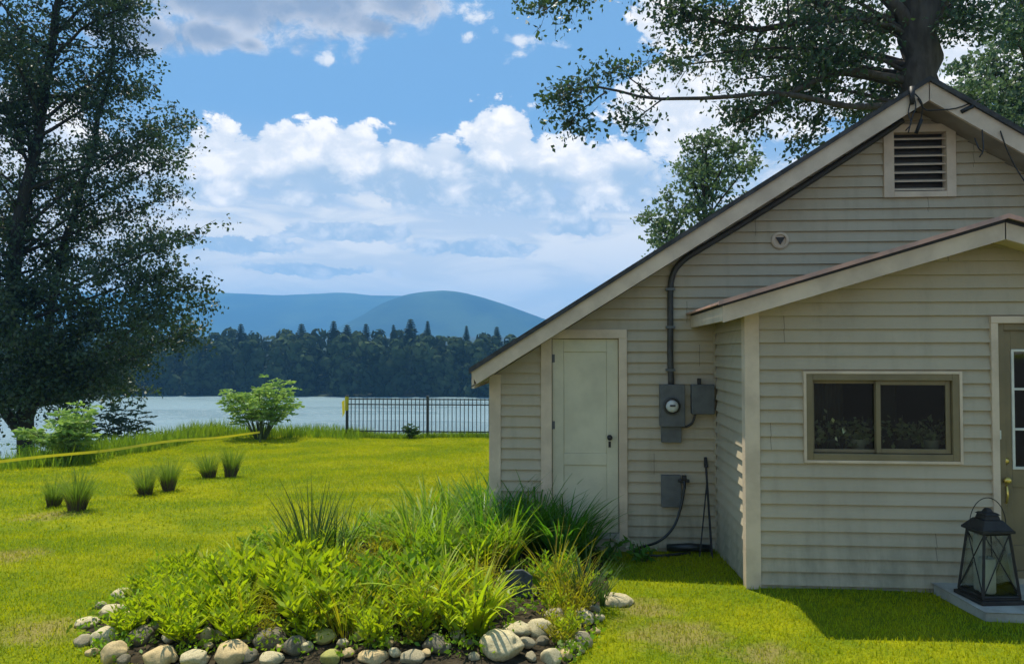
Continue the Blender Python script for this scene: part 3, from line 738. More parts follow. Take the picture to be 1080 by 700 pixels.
for xa, xb in ((XPE, XPR), (XPR, XPER)):
    rm = MB(); rm.prism(slope_poly(xa, xb, .036, .158, proof_z), 'y', YPR-.004, YPR+.022); hb(rm, 'rake_board', M['trim'], proof, bevel=.004)
    rm = MB(); rm.prism(slope_poly(xa+.002, xb-.002, .125, .135, proof_z), 'y', YPR+.024, YP-.002); hb(rm, 'soffit', M['trim'], proof)
for s, xe, xw in ((1, XPE, XC), (-1, XPER, 2*XPR-XC)):
    rm = MB(); rm.box(min(xe, xe+s*.022), max(xe, xe+s*.022), YPR+.024, YM-.02, proof_z(xe)-.150, proof_z(xe)-.036); hb(rm, 'eave_board', M['trim'], proof)
    xa, xb = sorted((xe+s*.024, xw-s*.004)); rm = MB(); rm.prism(slope_poly(xa, xb, .125, .135, proof_z), 'y', YP, YM-.02); hb(rm, 'soffit', M['trim'], proof)

# ---- shed door in the main wall
x0, x1, z0, z1 = D1
door = None
m_ = MB()
def panelled(m_, x0, x1, z0, z1, y, rails, stile, t=.035, rec=.012):
    """rails: list of (za,zb) solid bands; panels recessed between them"""
    m_.box(x0, x0+stile, y, y+t, z0, z1); m_.box(x1-stile, x1, y, y+t, z0, z1)
    for a, b in rails: m_.box(x0+stile, x1-stile, y, y+t, a, b)
    rs = sorted(rails)
    for (a, b), (c, d) in zip(rs[:-1], rs[1:]):
        m_.box(x0+stile, x1-stile, y+rec, y+t-.004, b, c)
zt = at(600, 371, YM).z; zm1 = at(600, 480, YM).z; zm0 = at(600, 488, YM).z
panelled(m_, x0+.004, x1-.004, z0+.004, z1-.004, YM+.004, [(z0+.004, z0+.16), (zm0-.02, zm1+.02), (zt, z1-.004)], .115)
door = hb(m_, 'door', M['doorpaint'], bevel=.004)
k = at(643, 461, YM)
m_ = MB(); m_.lathe([(.026, 0), (.026, .006), (.010, .008), (.010, .03), (.024, .036), (.027, .048), (.022, .060), (.005, .064)], (k.x, YM+.004, k.z), 16, 'y'); hb(m_, 'knob', M['black'], door, True)
m_ = MB(); m_.box(k.x-.012, k.x+.012, YM-.002, YM+.003, k.z-.10, k.z-.04); hb(m_, 'keyhole_plate', M['black'], door)
for hz_ in (z0+.25, (z0+z1)/2+.1, z1-.2):
    m_ = MB(); m_.tube([(x0+.001, YM-.004, hz_-.045), (x0+.001, YM-.004, hz_+.045)], .007, 8); m_.box(x0+.006, x0+.03, YM+.001, YM+.0045, hz_-.04, hz_+.04); hb(m_, 'hinge', M['greybox'], door)
m_ = MB()
T_ = .11
m_.box(x0-T_, x0+.0, YM-.040, YM+.05, z0-.08, z1+.0); m_.box(x1, x1+T_*.75, YM-.040, YM+.05, z0-.08, z1+.0); m_.box(x0-T_, x1+T_*.75, YM-.044, YM+.05, z1+.0005, z1+.09)
hb(m_, 'door_frame', M['trim'], bevel=.004)
m_ = MB(); m_.box(x0, x1, YM-.04, YM+.05, z0-.05, z0); hb(m_, 'threshold', M['concrete'])
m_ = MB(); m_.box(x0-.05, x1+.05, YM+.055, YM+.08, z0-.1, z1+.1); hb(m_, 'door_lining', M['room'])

# ---- gable vent
x0, x1, z0, z1 = V1; m_ = MB(); f = .095
o0 = at(930, 133, YM); o1 = at(1007, 208, YM)
m_.box(o0.x, x0, YM-.042, YM+.06, o1.z, o0.z); m_.box(x1, o1.x, YM-.042, YM+.06, o1.z, o0.z)
m_.box(x0, x1, YM-.041, YM+.06, z1, o0.z); m_.box(x0, x1, YM-.041, YM+.06, o1.z, z0)
vent = hb(m_, 'gable_vent', M['trim'], bevel=.003)
for i in range(7):
    zc_ = z0+(z1-z0)*(i+.45)/7
    m_ = MB(); m_.add([(x0, YM-.012, zc_-.024), (x1, YM-.012, zc_-.024), (x1, YM+.03, zc_-.004), (x0, YM+.03, zc_-.004), (x0, YM-.012, zc_-.012), (x1, YM-.012, zc_-.012), (x1, YM+.03, zc_+.008), (x0, YM+.03, zc_+.008)],
        [(0, 3, 2, 1), (4, 5, 6, 7), (0, 1, 5, 4), (2, 3, 7, 6), (0, 4, 7, 3), (1, 2, 6, 5)]); hb(m_, 'slat', M['trim'], vent)
m_ = MB(); m_.box(x0-.02, x1+.02, YM+.065, YM+.08, z0-.02, z1+.02); hb(m_, 'dark_backing', M['black'], vent)  # solid black sheet: the shade between the slats put in as colour

# ---- small round exhaust hood
p = at(822, 254, YM)
m_ = MB(); m_.lathe([(.085, 0), (.085, .02), (.07, .028), (.058, .028), (.055, .012), (.01, .012)], (p.x, YM-.016, p.z), 24, 'y'); ex = hb(m_, 'exhaust_vent', M['trim'], smooth=False)
m_ = MB(); m_.add([(p.x-.045, YM-.045, p.z+.03), (p.x+.045, YM-.045, p.z+.03), (p.x, YM-.045, p.z-.04), (p.x-.045, YM-.017, p.z+.03), (p.x+.045, YM-.017, p.z+.03), (p.x, YM-.017, p.z-.04)], [(0, 1, 2), (3, 5, 4), (0, 3, 4, 1), (1, 4, 5, 2), (2, 5, 3, 0)])
hb(m_, 'flap', M['black'], ex)

# ---- porch window
x0, x1, z0, z1 = W1
m_ = MB(); e = .022
for a in ((x0-e, x0, z0-e, z1+e), (x1, x1+e, z0-e, z1+e), (x0, x1, z1, z1+e), (x0, x1, z0-e, z0)): m_.box(a[0], a[1], YP-.038, YP+.02, a[2], a[3])
win = hb(m_, 'window', M['trim'], bevel=.002)
def ring(m_, x0, x1, z0, z1, w, ya, yb):
    m_.box(x0, x0+w, ya, yb, z0, z1); m_.box(x1-w, x1, ya, yb, z0, z1); m_.box(x0+w, x1-w, ya, yb, z1-w, z1); m_.box(x0+w, x1-w, ya, yb, z0, z0+w)
m_ = MB(); ring(m_, x0, x1, z0, z1, .052, YP-.032, YP+.06); hb(m_, 'frame', M['brown'], win, bevel=.004)
xm = at(926, 440, YP).x
m_ = MB(); ring(m_, x0+.053, xm+.012, z0+.056, z1-.053, .026, YP+.030, YP+.055); hb(m_, 'sash', M['brown'], win, bevel=.003)
m_ = MB(); ring(m_, xm-.014, x1-.056, z0+.056, z1-.053, .036, YP-.002, YP+.026); hb(m_, 'sash', M['brown'], win, bevel=.003)
m_ = MB(); m_.box(x0+.079, xm-.014, YP+.042, YP+.046, z0+.082, z1-.079); hb(m_, 'pane', M['glass'], win)
m_ = MB(); m_.box(xm+.022, x1-.092, YP+.010, YP+.014, z0+.092, z1-.089); hb(m_, 'pane', M['glass'], win)
# room behind it: dim walls, curtains
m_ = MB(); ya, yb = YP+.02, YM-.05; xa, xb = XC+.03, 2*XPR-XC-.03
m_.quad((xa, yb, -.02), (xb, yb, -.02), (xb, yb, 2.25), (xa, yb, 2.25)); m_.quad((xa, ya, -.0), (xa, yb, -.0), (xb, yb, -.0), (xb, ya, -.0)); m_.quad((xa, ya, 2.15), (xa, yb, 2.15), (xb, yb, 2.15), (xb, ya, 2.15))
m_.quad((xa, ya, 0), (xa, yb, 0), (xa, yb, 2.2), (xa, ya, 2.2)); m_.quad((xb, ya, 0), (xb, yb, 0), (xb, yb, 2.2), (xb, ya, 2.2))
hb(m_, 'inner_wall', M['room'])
for (ca, cb) in ((x0+.1, x0+.36), (xm+.1, xm+.22)):
    m_ = MB(); n = 30
    vs = [];
    for i in range(n+1):
        u = ca+(cb-ca)*i/n; yy = YP+.20+.018*math.sin(i*1.6); vs += [(u, yy, z0-.02), (u, yy, z1+.03)]
    m_.add(vs, [(2*i, 2*i+2, 2*i+3, 2*i+1) for i in range(n)]); hb(m_, 'curtain', M['curtain'], smooth=True)
m_ = MB(); m_.box(x0-.05, x1+.05, YP+.07, YP+.40, z0+.02, z0+.05); hb(m_, 'window_shelf', M['brown'])

# ---- porch entry door
x0, x1, z0, z1 = D2
m_ = MB(); m_.box(x0-.055, x0-.0, YP-.038, YP+.04, z0-.12, z1); m_.box(x1, x1+.055, YP-.038, YP+.04, z0-.12, z1); m_.box(x0-.055, x1+.055, YP-.042, YP+.04, z1+.0005, z1+.055)
hb(m_, 'door_frame', M['trim'], bevel=.003)
m_ = MB(); ring(m_, x0, x1, z0, z1, .055, YP-.012, YP+.05); hb(m_, 'door_jamb', M['brown'], bevel=.003)
lz1 = at(1066, 368, YP).z; lz0 = at(1066, 495, YP).z; lx0 = at(1067, 400, YP).x; a0 = x0+.056; a1 = x1-.056; lx1 = a1-(lx0-a0)
m_ = MB(); y = YP+.012
m_.box(a0, lx0, y, y+.04, z0+.056, z1-.056); m_.box(lx1, a1, y, y+.04, z0+.056, z1-.056); m_.box(lx0, lx1, y, y+.04, lz1, z1-.056)
m_.box(lx0, lx1, y, y+.04, z0+.056, z0+.25); m_.box(lx0, lx1, y, y+.04, lz0-.14, lz0); m_.box(lx0, lx1, y+.012, y+.035, z0+.25, lz0-.14)
m_.box((lx0+lx1)/2-.05, (lx0+lx1)/2+.05, y, y+.04, z0+.25, lz0-.14)
d2 = hb(m_, 'door', M['brown'], bevel=.003)
m_ = MB(); ring(m_, lx0+.001, lx1-.001, lz0+.001, lz1-.001, .020, y-.010, y+.042)
for i in (1, 2): zz = lz0+(lz1-lz0)*i/3; m_.box(lx0+.02, lx1-.02, y-.004, y+.03, zz-.009, zz+.009)
for i in (1, 2): xx = lx0+(lx1-lx0)*i/3; m_.box(xx-.009, xx+.009, y-.0045, y+.031, lz0+.02, lz1-.02)
hb(m_, 'muntin', M['ivory'], d2, bevel=.002)
m_ = MB(); m_.box(lx0+.02, lx1-.02, y+.012, y+.016, lz0+.02, lz1-.02); hb(m_, 'pane', M['glass'], d2)
kx = x0+.056+.058
kp = at(1061, 486, YP)
m_ = MB(); m_.lathe([(.030, 0), (.030, .006), (.022, .012), (.020, .022), (.008, .024)], (kp.x, y, kp.z), 20, 'y'); hb(m_, 'deadbolt', M['brass'], d2, True)
kp2 = at(1060, 506, YP)
m_ = MB(); m_.lathe([(.026, 0), (.026, .005), (.010, .010), (.010, .030), (.026, .040), (.028, .055), (.018, .066), (.004, .068)], (kp2.x, y, kp2.z), 20, 'y')
m_.tube([(kp2.x, y-.004, kp2.z-.03), (kp2.x+.002, y-.035, kp2.z-.05), (kp2.x+.002, y-.045, kp2.z-.11), (kp2.x, y-.035, kp2.z-.17), (kp2.x, y-.004, kp2.z-.19)], [.007, .008, .009, .008, .007], 8)
m_.lathe([(.016, 0), (.014, .008), (.004, .010)], (kp2.x, y, kp2.z-.195), 14, 'y')
hb(m_, 'handle', M['brass'], d2, True)
kp3 = at(1053, 458, YP); m_ = MB(); m_.box(kp3.x-.012, kp3.x+.012, YP-.022, YP-.012, kp3.z-.035, kp3.z+.035); hb(m_, 'doorbell', M['ivory'], bevel=.003)

# ---- electricity meter, boxes, conduit
def wbox(px0, py0, px1, py1, d, name, m, bev=.006, off=.020, parent=None):
    x0, x1, z0, z1 = rect(px0, py0, px1, py1, YM-off); m_ = MB(); m_.box(x0, x1, YM-off-d, YM-off, z0, z1); return hb(m_, name, m, parent, bevel=bev)
meter = wbox(695, 405, 721, 449, .11, 'meter_box', M['greybox'])
p = at(708.5, 428, YM-.13)
m_ = MB(); m_.lathe([(.085, 0), (.085, .03), (.072, .036), (.072, .01)], (p.x, YM-.124, p.z), 28, 'y'); hb(m_, 'meter_ring', M['conduit'], meter)
m_ = MB(); m_.lathe([(.060, 0), (.060, .05), (.052, .068), (.03, .078), (.004, .080)], (p.x, YM-.126, p.z), 28, 'y'); hb(m_, 'meter_dial', M['dial'], meter, True)
m_ = MB(); m_.box(p.x-.026, p.x+.026, YM-.212, YM-.2065, p.z+.0, p.z+.016); hb(m_, 'counter', M['black'], meter)
m_ = MB(); x0, x1, z0, z1 = rect(697, 449, 718, 466, YM-.02); m_.box(x0, x1, YM-.075, YM-.014, z0, z1-.002); hb(m_, 'lower_box', M['greybox'], meter, bevel=.005)
sb = wbox(728, 405, 752, 436, .10, 'switch_box', M['greybox'])
p = at(737, 403, YM-.05); m_ = MB(); m_.box(p.x-.018, p.x+.018, YM-.09, YM-.05, p.z-.02, p.z+.04); hb(m_, 'conduit_fitting', M['black'], sb, bevel=.004)
a = at(715, 440, YM-.05); b = at(733, 437, YM-.05)
m_ = MB(); m_.tube(spline([at(716, 446, YM-.05), at(722, 450, YM-.05), at(730, 446, YM-.05), at(734, 434, YM-.05)], 10), .012, 8); hb(m_, 'cable', M['conduit'], sb, True)
lb = wbox(697, 500, 718, 534, .05, 'outlet_box', M['greybox'])
q = .06
def YMq(px, py, o=.05): return at(px, py, YM-o)
pts = [YMq(708, 406), YMq(707, 380), YMq(707, 340), YMq(707, 312), YMq(708, 296), YMq(713, 283), YMq(724, 272), YMq(740, 262), YMq(770, 244), YMq(830, 207), YMq(900, 162), YMq(935, 139), YMq(952, 127)]
m_ = MB(); m_.tube(spline(pts, 60), .030, 10); con = hb(m_, 'conduit', M['conduit'], smooth=True)
for (px, py) in ((707, 390), (707, 345), (707, 305)):
    p = YMq(px, py); m_ = MB(); m_.box(p.x-.045, p.x+.045, p.y-.030, YM-.012, p.z-.012, p.z+.012); hb(m_, 'strap', M['greybox'], con)
# weatherhead tangle of service wires under the peak
rr = random.Random(5)
wires = [[(962, 96), (966, 112), (962, 124), (958, 140)], [(962, 96), (972, 108), (972, 122), (968, 138)], [(963, 100), (958, 118), (961, 130), (955, 138)], [(968, 104), (976, 116), (990, 116), (1010, 114), (1035, 104)],
         [(1035, 120), (1036, 140), (1037, 158), (1033, 166)], [(1028, 146), (1032, 156), (1036, 160)], [(1055, 138), (1062, 158), (1072, 178), (1090, 205)]]
m_ = MB()
for w in wires: m_.tube(spline([at(px, py, YR+.02-.06*rr.random()) for px, py in w], 12), .0065, 6)
m_.tube([at(962, 92, YR-.03), at(962, 110, YR-.04)], [.028, .022], 8); m_.tube([at(972, 126, YR+.03), at(966, 141, YR+.06)], .018, 8)
m_.tube([at(1014, 118, YR-.01), at(1026, 112, YR-.01)], .02, 8)
hb(m_, 'service_wires', M['black'], smooth=True)
# spigot
p = YMq(721, 506, .04)
m_ = MB(); m_.tube([(p.x, YM-.01, p.z), (p.x, YM-.09, p.z), (p.x, YM-.12, p.z-.05)], .016, 8); m_.box(p.x-.06, p.x+.05, YM-.10, YM-.075, p.z-.016, p.z+.016); m_.box(p.x-.02, p.x+.02, YM-.11, YM-.07, p.z+.01, p.z+.055)
hb(m_, 'spigot', M['black'], bevel=.004)
hs = spline([(p.x, YM-.12, p.z-.05), tuple(YMq(718, 535, .13)), tuple(YMq(710, 556, .16)), tuple(YMq(694, 571, .2)), tuple(gat(668, 582)+Vector((0, 0, .02))), tuple(gat(690, 588)+Vector((0, 0, .02))), tuple(gat(728, 585)+Vector((0, 0, .02)))], 40)
m_ = MB(); m_.tube(hs, .013, 8); tag(m_.build('garden_hose', M['hose'], smooth=True), 'black garden hose hanging from the spigot beside the shed door', 'hose')
a = gat(751, 588); b = YMq(744, 482, .03)
m_ = MB(); m_.tube([a, a.lerp(b, .5), b], .011, 6); m_.tube([b-(b-a).normalized()*.10, b], [.022, .016], 6)
m_.tube([gat(738, 588)+Vector((0, 0, .01)), a.lerp(b, .75)], .007, 6)
tag(m_.build('garden_stake', M['black']), 'thin dark stakes leaning in the corner between wall and porch', 'stake')
a = gat(705, 586); b = gat(752, 586)
m_ = MB(); m_.tube([a+Vector((0, .12, .05)), a.lerp(b, .5)+Vector((0, .1, .06)), b+Vector((0, .1, .05))], [.035, .04, .035], 8)
tag(m_.build('drain_pipe', M['hose'], smooth=True), 'short black pipe lying on the ground below the meter', 'pipe')

# ------------------------------------------------------------------ doorstep, lantern and candle
ds = gat(1010, 638); dz = .05
xa = at(1016, 630, ds.y).x
poly = [(gat(1000, 634).x, gat(1000, 634).y), (gat(1040, 655).x, gat(1040, 655).y), (gat(1040, 655).x+1.5, gat(1040, 657).y), (gat(1040, 655).x+1.5, YP-.03), (gat(1000, 634).x-.02, YP-.03)]
m_ = MB(); m_.prism(poly, 'z', -.12, .045); tag(m_.build('doorstep', M['concrete'], bevel=.012), kind='structure')
lp = at(1041, 632, 1.); 
d = ray(1043, 631); t = (.045-H)/d.z; LX, LY = d.x*t, d.y*t
lan = empty('lantern', (LX, LY, .047), R(8)); tag(lan, 'large dark metal lantern with crossed wire sides on the doorstep by the brown door', 'lantern')
bw = .145; tw = .095; hh = .50
m_ = MB(); m_.box(-bw-.02, bw+.02, -bw-.02, bw+.02, 0, .028); m_.box(-bw, bw, -bw, bw, .028, .042); m_.build('base', M['bronze'], lan, bevel=.004)
cs = [(-1, -1), (1, -1), (1, 1), (-1, 1)]
for sx, sy in cs:
    m_ = MB(); m_.tube([(sx*bw*.96, sy*bw*.96, .042), (sx*tw, sy*tw, hh)], .012, 4); m_.build('post', M['bronze'], lan)
for i in range(4):
    a, b = cs[i], cs[(i+1) % 4]; B = lambda c, f: Vector((c[0]*(bw*.96+(tw-bw*.96)*f), c[1]*(bw*.96+(tw-bw*.96)*f), .042+(hh-.042)*f))
    m_ = MB()
    m_.tube([B(a, .02), B(b, .98)], .0045, 5); m_.tube([B(b, .02), B(a, .98)], .0045, 5)
    m_.tube([B(a, .015), B(b, .015)], .009, 4); m_.tube([B(a, .985), B(b, .985)], .011, 4)
    m_.build('side_grille', M['bronze'], lan)
    m_ = MB(); g0 = .93; m_.quad(B(a, .03)*1, B(b, .03), B(b, .97), B(a, .97)); 
    m_.v = [(v[0]*g0, v[1]*g0, v[2]) for v in m_.v]; m_.build('pane', M['glass'], lan)
m_ = MB(); 
def frust(m_, h0, w0, h1, w1): m_.add([(-w0, -w0, h0), (w0, -w0, h0), (w0, w0, h0), (-w0, w0, h0), (-w1, -w1, h1), (w1, -w1, h1), (w1, w1, h1), (-w1, w1, h1)], [(3, 2, 1, 0), (4, 5, 6, 7), (0, 1, 5, 4), (1, 2, 6, 5), (2, 3, 7, 6), (3, 0, 4, 7)])
frust(m_, hh, tw+.03, hh+.02, tw+.03); frust(m_, hh+.021, tw+.025, hh+.085, .07); frust(m_, hh+.086, .06, hh+.12, .05); frust(m_, hh+.121, .062, hh+.135, .045); frust(m_, hh+.136, .03, hh+.165, .015)
m_.build('lid', M['bronze'], lan, bevel=.003)
m_ = MB(); m_.tube([(.14*math.cos(t_), 0, hh+.04+.20*math.sin(t_)) for t_ in np.linspace(0, math.pi, 22)], .0035, 6); m_.build('handle', M['bronze'], lan)
cn = empty('candle', (LX-.01, LY+.0, .047+.044)); tag(cn, 'thick white candle inside the dark lantern', 'candle')
m_ = MB(); m_.lathe([(.052, 0), (.056, .01), (.056, .25), (.048, .258), (.040, .25), (.01, .248)], seg=24); m_.build('wax', M['wax'], cn, True)
m_ = MB(); m_.tube([(0, 0, .246), (.003, 0, .262), (.008, 0, .272)], .002, 5); m_.build('wick', M['black'], cn)
cn = empty('candle', (LX-.035, LY+.075, .047+.044)); tag(cn, 'taller slim white candle at the back of the lantern', 'candle')
m_ = MB(); m_.lathe([(.030, 0), (.032, .01), (.032, .41), (.026, .418), (.008, .410)], seg=20); m_.build('wax', M['wax'], cn, True)
m_ = MB(); m_.tube([(0, 0, .41), (.002, 0, .425)], .002, 5); m_.build('wick', M['black'], cn)

# ------------------------------------------------------------------ houseplants behind the window
def window_plants():
    x0, x1, z0, z1 = W1; rn = np.random.default_rng(4)
    labs = ['potted leafy plant behind the left pane of the porch window near its left side', 'potted leafy plant behind the left pane beside the middle bar', 'potted leafy plant behind the right pane beside the middle bar', 'potted leafy plant behind the right pane near the door side']
    for i, px in enumerate((872, 903, 950, 980)):
        x = at(px, 470, YP+.2).x; pot = empty('houseplant', (x, YP+.16, z0+.052)); tag(pot, labs[i], 'houseplant', 'houseplants in the porch window')
        m_ = MB(); m_.lathe([(.045, 0), (.065, .09), (.07, .10), (.06, .10), (.02, .095)], seg=18); m_.build('pot', M['ivory'] if i % 2 else M['greybox'], pot, True)
        n = 150; C = rn.normal(size=(n, 3))*np.array([.085, .04, .055])+np.array([0, 0, .155]); C[:, 2] = np.maximum(C[:, 2], .07)
        L = .05*(.6+.8*rn.random(n)); V, F = leaf_quads(C, L, L*.6, seed=i); link_np('leaves', V, F, M['leaf_houseplant'], pot)
window_plants()

# ------------------------------------------------------------------ metal fence along the lawn's far edge
def fence():
    Yf = 22.0; a = at(366, 460, Yf); nb = 7; sp = (at(451, 460, Yf).x-a.x); hgt = at(366, 424, Yf).z-at(366, 462, Yf).z
    z = gzf(a.x, Yf)+.02
    root = empty('metal_fence', (a.x, Yf, z)); tag(root, 'black metal picket fence between the lawn and the lake', 'fence')
    for i in range(nb+1):
        m_ = MB(); m_.box(i*sp-.035, i*sp+.035, -.035, .035, -.2, hgt+.06); m_.box(i*sp-.045, i*sp+.045, -.045, .045, hgt+.06, hgt+.075); m_.build('post', M['fence'], root, bevel=.004)
    for h_ in (.09, hgt-.18, hgt-.03):
        m_ = MB(); m_.box(.036, nb*sp-.036, -.016, .016, h_-.016, h_+.016); m_.build('rail', M['fence'], root)
    for b in range(nb):
        n = 19
        for k in range(1, n+1):
            if b*n+k > 96: break
            x = b*sp+k*sp/(n+1); m_ = MB(); m_.box(x-.0105, x+.0105, -.0105, .0105, .03, hgt+.0); m_.build('picket', M['fence'], root)
    m_ = MB()
    for b in range(nb):
        for k in range(1, 20):
            if b*19+k > 96: x = b*sp+k*sp/20; m_.box(x-.0105, x+.0105, -.0105, .0105, .03, hgt)
    tag(m_.build('far_pickets', M['fence'], root), kind='stuff')
    # yellow ribbon tied round the end post
    m_ = MB(); m_.lathe([(.052, 0), (.056, .04), (.054, .2), (.060, .36), (.050, .40)], (a.x-.01, Yf, z+hgt-.36), 10)
    m_.add([(a.x-.06, Yf-.06, z+hgt-.05), (a.x-.13, Yf-.10, z+hgt-.10), (a.x-.11, Yf-.08, z+hgt-.55), (a.x-.05, Yf-.062, z+hgt-.42)], [(0, 1, 2, 3)])
    tag(m_.build('ribbon', M['tape']), 'yellow ribbon wrapped round the end post of the fence', 'ribbon')
    return root
fence()

# ------------------------------------------------------------------ yellow tape strung above the bank
def tape():
    A = at(-60, 503, 11.6); B = at(274, 461, 19.6)
    pts = []
    n = 46; V = []; F = []
    for i in range(n+1):
        t = i/n; p = A.lerp(B, t); sag = -.10*math.sin(math.pi*t) ; p.z += sag
        p.z = max(p.z, gzf(p.x, p.y)+.27)
        tw = .35*math.sin(t*9)+.2*math.sin(t*23+1); w = .026
        up = Vector((.35*math.sin(tw), -.4*math.sin(tw), math.cos(tw))).normalized()*w
        V += [p-up, p+up]
        if i: F.append((2*i-2, 2*i-1, 2*i+1, 2*i))
    m_ = MB(); m_.add(V, F); o = m_.build('barrier_tape', M['tape']); tag(o, 'long yellow barrier tape strung low across the grass bank', 'tape')
    for (px, py, Y, lab) in ((-60, 503, 11.6, 'thin wooden stake holding the near end of the yellow tape'), (274, 461, 19.6, 'thin wooden stake holding the far end of the yellow tape by the bright shrub')):
        p = at(px, py, Y); g = gzf(p.x, p.y); m_ = MB(); m_.box(-.018, .018, -.018, .018, -.1, p.z-g+.06)
        m_.add([(-.018, -.018, p.z-g+.06), (.018, -.018, p.z-g+.06), (.018, .018, p.z-g+.06), (-.018, .018, p.z-g+.06), (0, 0, p.z-g+.10)], [(0, 1, 4), (1, 2, 4), (2, 3, 4), (3, 0, 4)])
        o = m_.build('wooden_stake', M['stem']); o.location = (p.x, p.y+.02, g); tag(o, lab, 'stake')
tape()

# ------------------------------------------------------------------ ornamental grass tufts in pairs
def tufts():
    rn = np.random.default_rng(2)
    n = 300; r = .13*np.sqrt(rn.random(n)); a = rn.random(n)*6.283
    base = np.stack([r*np.cos(a)*.8, r*np.sin(a)*.8, np.zeros(n)+.02], 1)
    V, F = blades(base, .50*(.7+.5*rn.random(n)), np.full(n, .008), .05+r*1.3, a, .2+1.1*rn.random(n), 4, 1)
    m1 = 260; r2 = .13*np.sqrt(rn.random(m1)); a2 = rn.random(m1)*6.283
    b2 = np.stack([r2*np.cos(a2)*.8, r2*np.sin(a2)*.8, np.zeros(m1)-.01], 1)
    V2, F2 = blades(b2, .22*(.7+.5*rn.random(m1)), np.full(m1, .014), .05+r2*1.6, a2, .1+.3*rn.random(m1), 2, 2)
    spots = [(56, 534, 40, 'left clump of the pair of ornamental grass clumps nearest the left edge'), (81, 538, 46, 'right clump of the pair of ornamental grass clumps nearest the left edge'),
             (154, 521, 36, 'left clump of the middle pair of ornamental grass clumps'), (178, 517, 36, 'right clump of the middle pair of ornamental grass clumps'),
             (221, 504, 32, 'left clump of the farthest pair of ornamental grass clumps'), (243, 503, 33, 'right clump of the farthest pair of ornamental grass clumps')]
    proto = None
    for i, (px, py, hp, lab) in enumerate(spots):
        g = gat(px, py)
        if proto is None:
            proto = empty('ornamental_grass', g); link_np('blades', V, F, M['tuft'], proto); link_np('dry_base', V2, F2, M['tuftbase'], proto); o = proto
        else: o = copy_tree(proto)
        s = hp*g.y/FPX/.55; o.location = g; o.scale = (s*(.75+.4*((i*37)%5)/4), s*.9, s*(.85+.25*((i*53)%7)/6)); o.rotation_euler = (.14*math.sin(i*2.3), .14*math.cos(i*1.7), i*1.1); tag(o, lab, 'ornamental grass', 'pairs of ornamental grass clumps on the lawn')
tufts()

# ------------------------------------------------------------------ sumac-like shrubs on the bank
def shrub(name, label, base, W, Ht, m, seed, nst=16, lf=.16, frond=True, nf=9):
    rr = random.Random(seed); root = empty(name, base); tag(root, label, 'shrub')
    st = MB(); C = []; Dn = []
    for s in range(nst):
        a = rr.uniform(0, 6.283); r = W*.5*math.sqrt(rr.random()); h_ = Ht*(1-.5*(r/(W*.5))**2)*rr.uniform(.7, 1.05)
        top = Vector((r*math.cos(a), r*math.sin(a)*.8, h_)); b = top*.12; b.z = 0
        sp = spline([b, top*.5+Vector((0, 0, .1*h_)), top], 8); st.tube(sp, [.018, .016, .014, .012, .01, .009, .008, .006], 5, False)
        for k in range(nf):
            t = .35+.65*k/(nf-1); x = t*7; i = min(int(x), 6); p = sp[i].lerp(sp[i+1], x-i)
            aa = rr.uniform(0, 6.283); d = Vector((math.cos(aa), math.sin(aa), .45)); ln = rr.uniform(.28, .46)*Ht/1.9
            for j in range(9):
                f = (j+1)/9; c = p+d*ln*f+Vector((0, 0, -.35*ln*f*f)); sd = Vector((-d.y, d.x, 0))
                for sg in (-1, 1): C.append(tuple(c)); Dn.append(tuple(sd*sg+d*.5+Vector((0, 0, -.25))))
    st.build('stems', M['stem'], root, True)
    n = len(C); rn = np.random.default_rng(seed); L = lf*(.6+.5*rn.random(n)); V, F = leaf_quads(np.array(C), L, L*.38, dirs=np.array(Dn), seed=seed)
    link_np('leaves', V, F, m, root); return root
p = gat(275, 463.5); shrub('sumac_shrub', 'bright pale green shrub at the lawn edge in front of the lake', (p.x, p.y, p.z-.02), 2.3, 1.98, M['leaf_sumac'], 5, 22)
p = at(70, 486, 15.0); shrub('sumac_shrub', 'bright green shrub under the big left tree', (p.x, p.y, gzf(p.x, p.y)), 1.5, (at(70, 422, 15.0).z-gzf(p.x, p.y)), M['leaf_sumac'], 8, 16, .16)
p = at(128, 470, 22.); g = gzf(p.x, 22.); shrub('bank_shrub', 'dark shrub on the bank right of the big left tree', (p.x, 22., g), 2.2, at(128, 418, 22.).z-g, M['leaf_dark'], 12, 20, .16)
p = at(45, 486, 20.); g = gzf(p.x, 20.); shrub('bank_shrub', 'mid green shrub among the weeds before the big left trunk', (p.x, 20., g), 2.4, at(45, 452, 20.).z-g, M['leaf_mid'], 19, 20, .13)
p = at(20, 470, 21.); g = gzf(p.x, 21.); shrub('bank_shrub', 'dark shrub at the foot of the big left tree', (p.x-.8, 21., g), 2.6, at(20, 440, 21.).z-g, M['leaf_dark'], 14, 20, .17)
p = gat(433, 463); shrub('weed', 'small dark weed growing in front of the metal fence', (p.x, p.y, p.z), .5, .42, M['leaf_reed'], 15, 9, .09, nf=5)

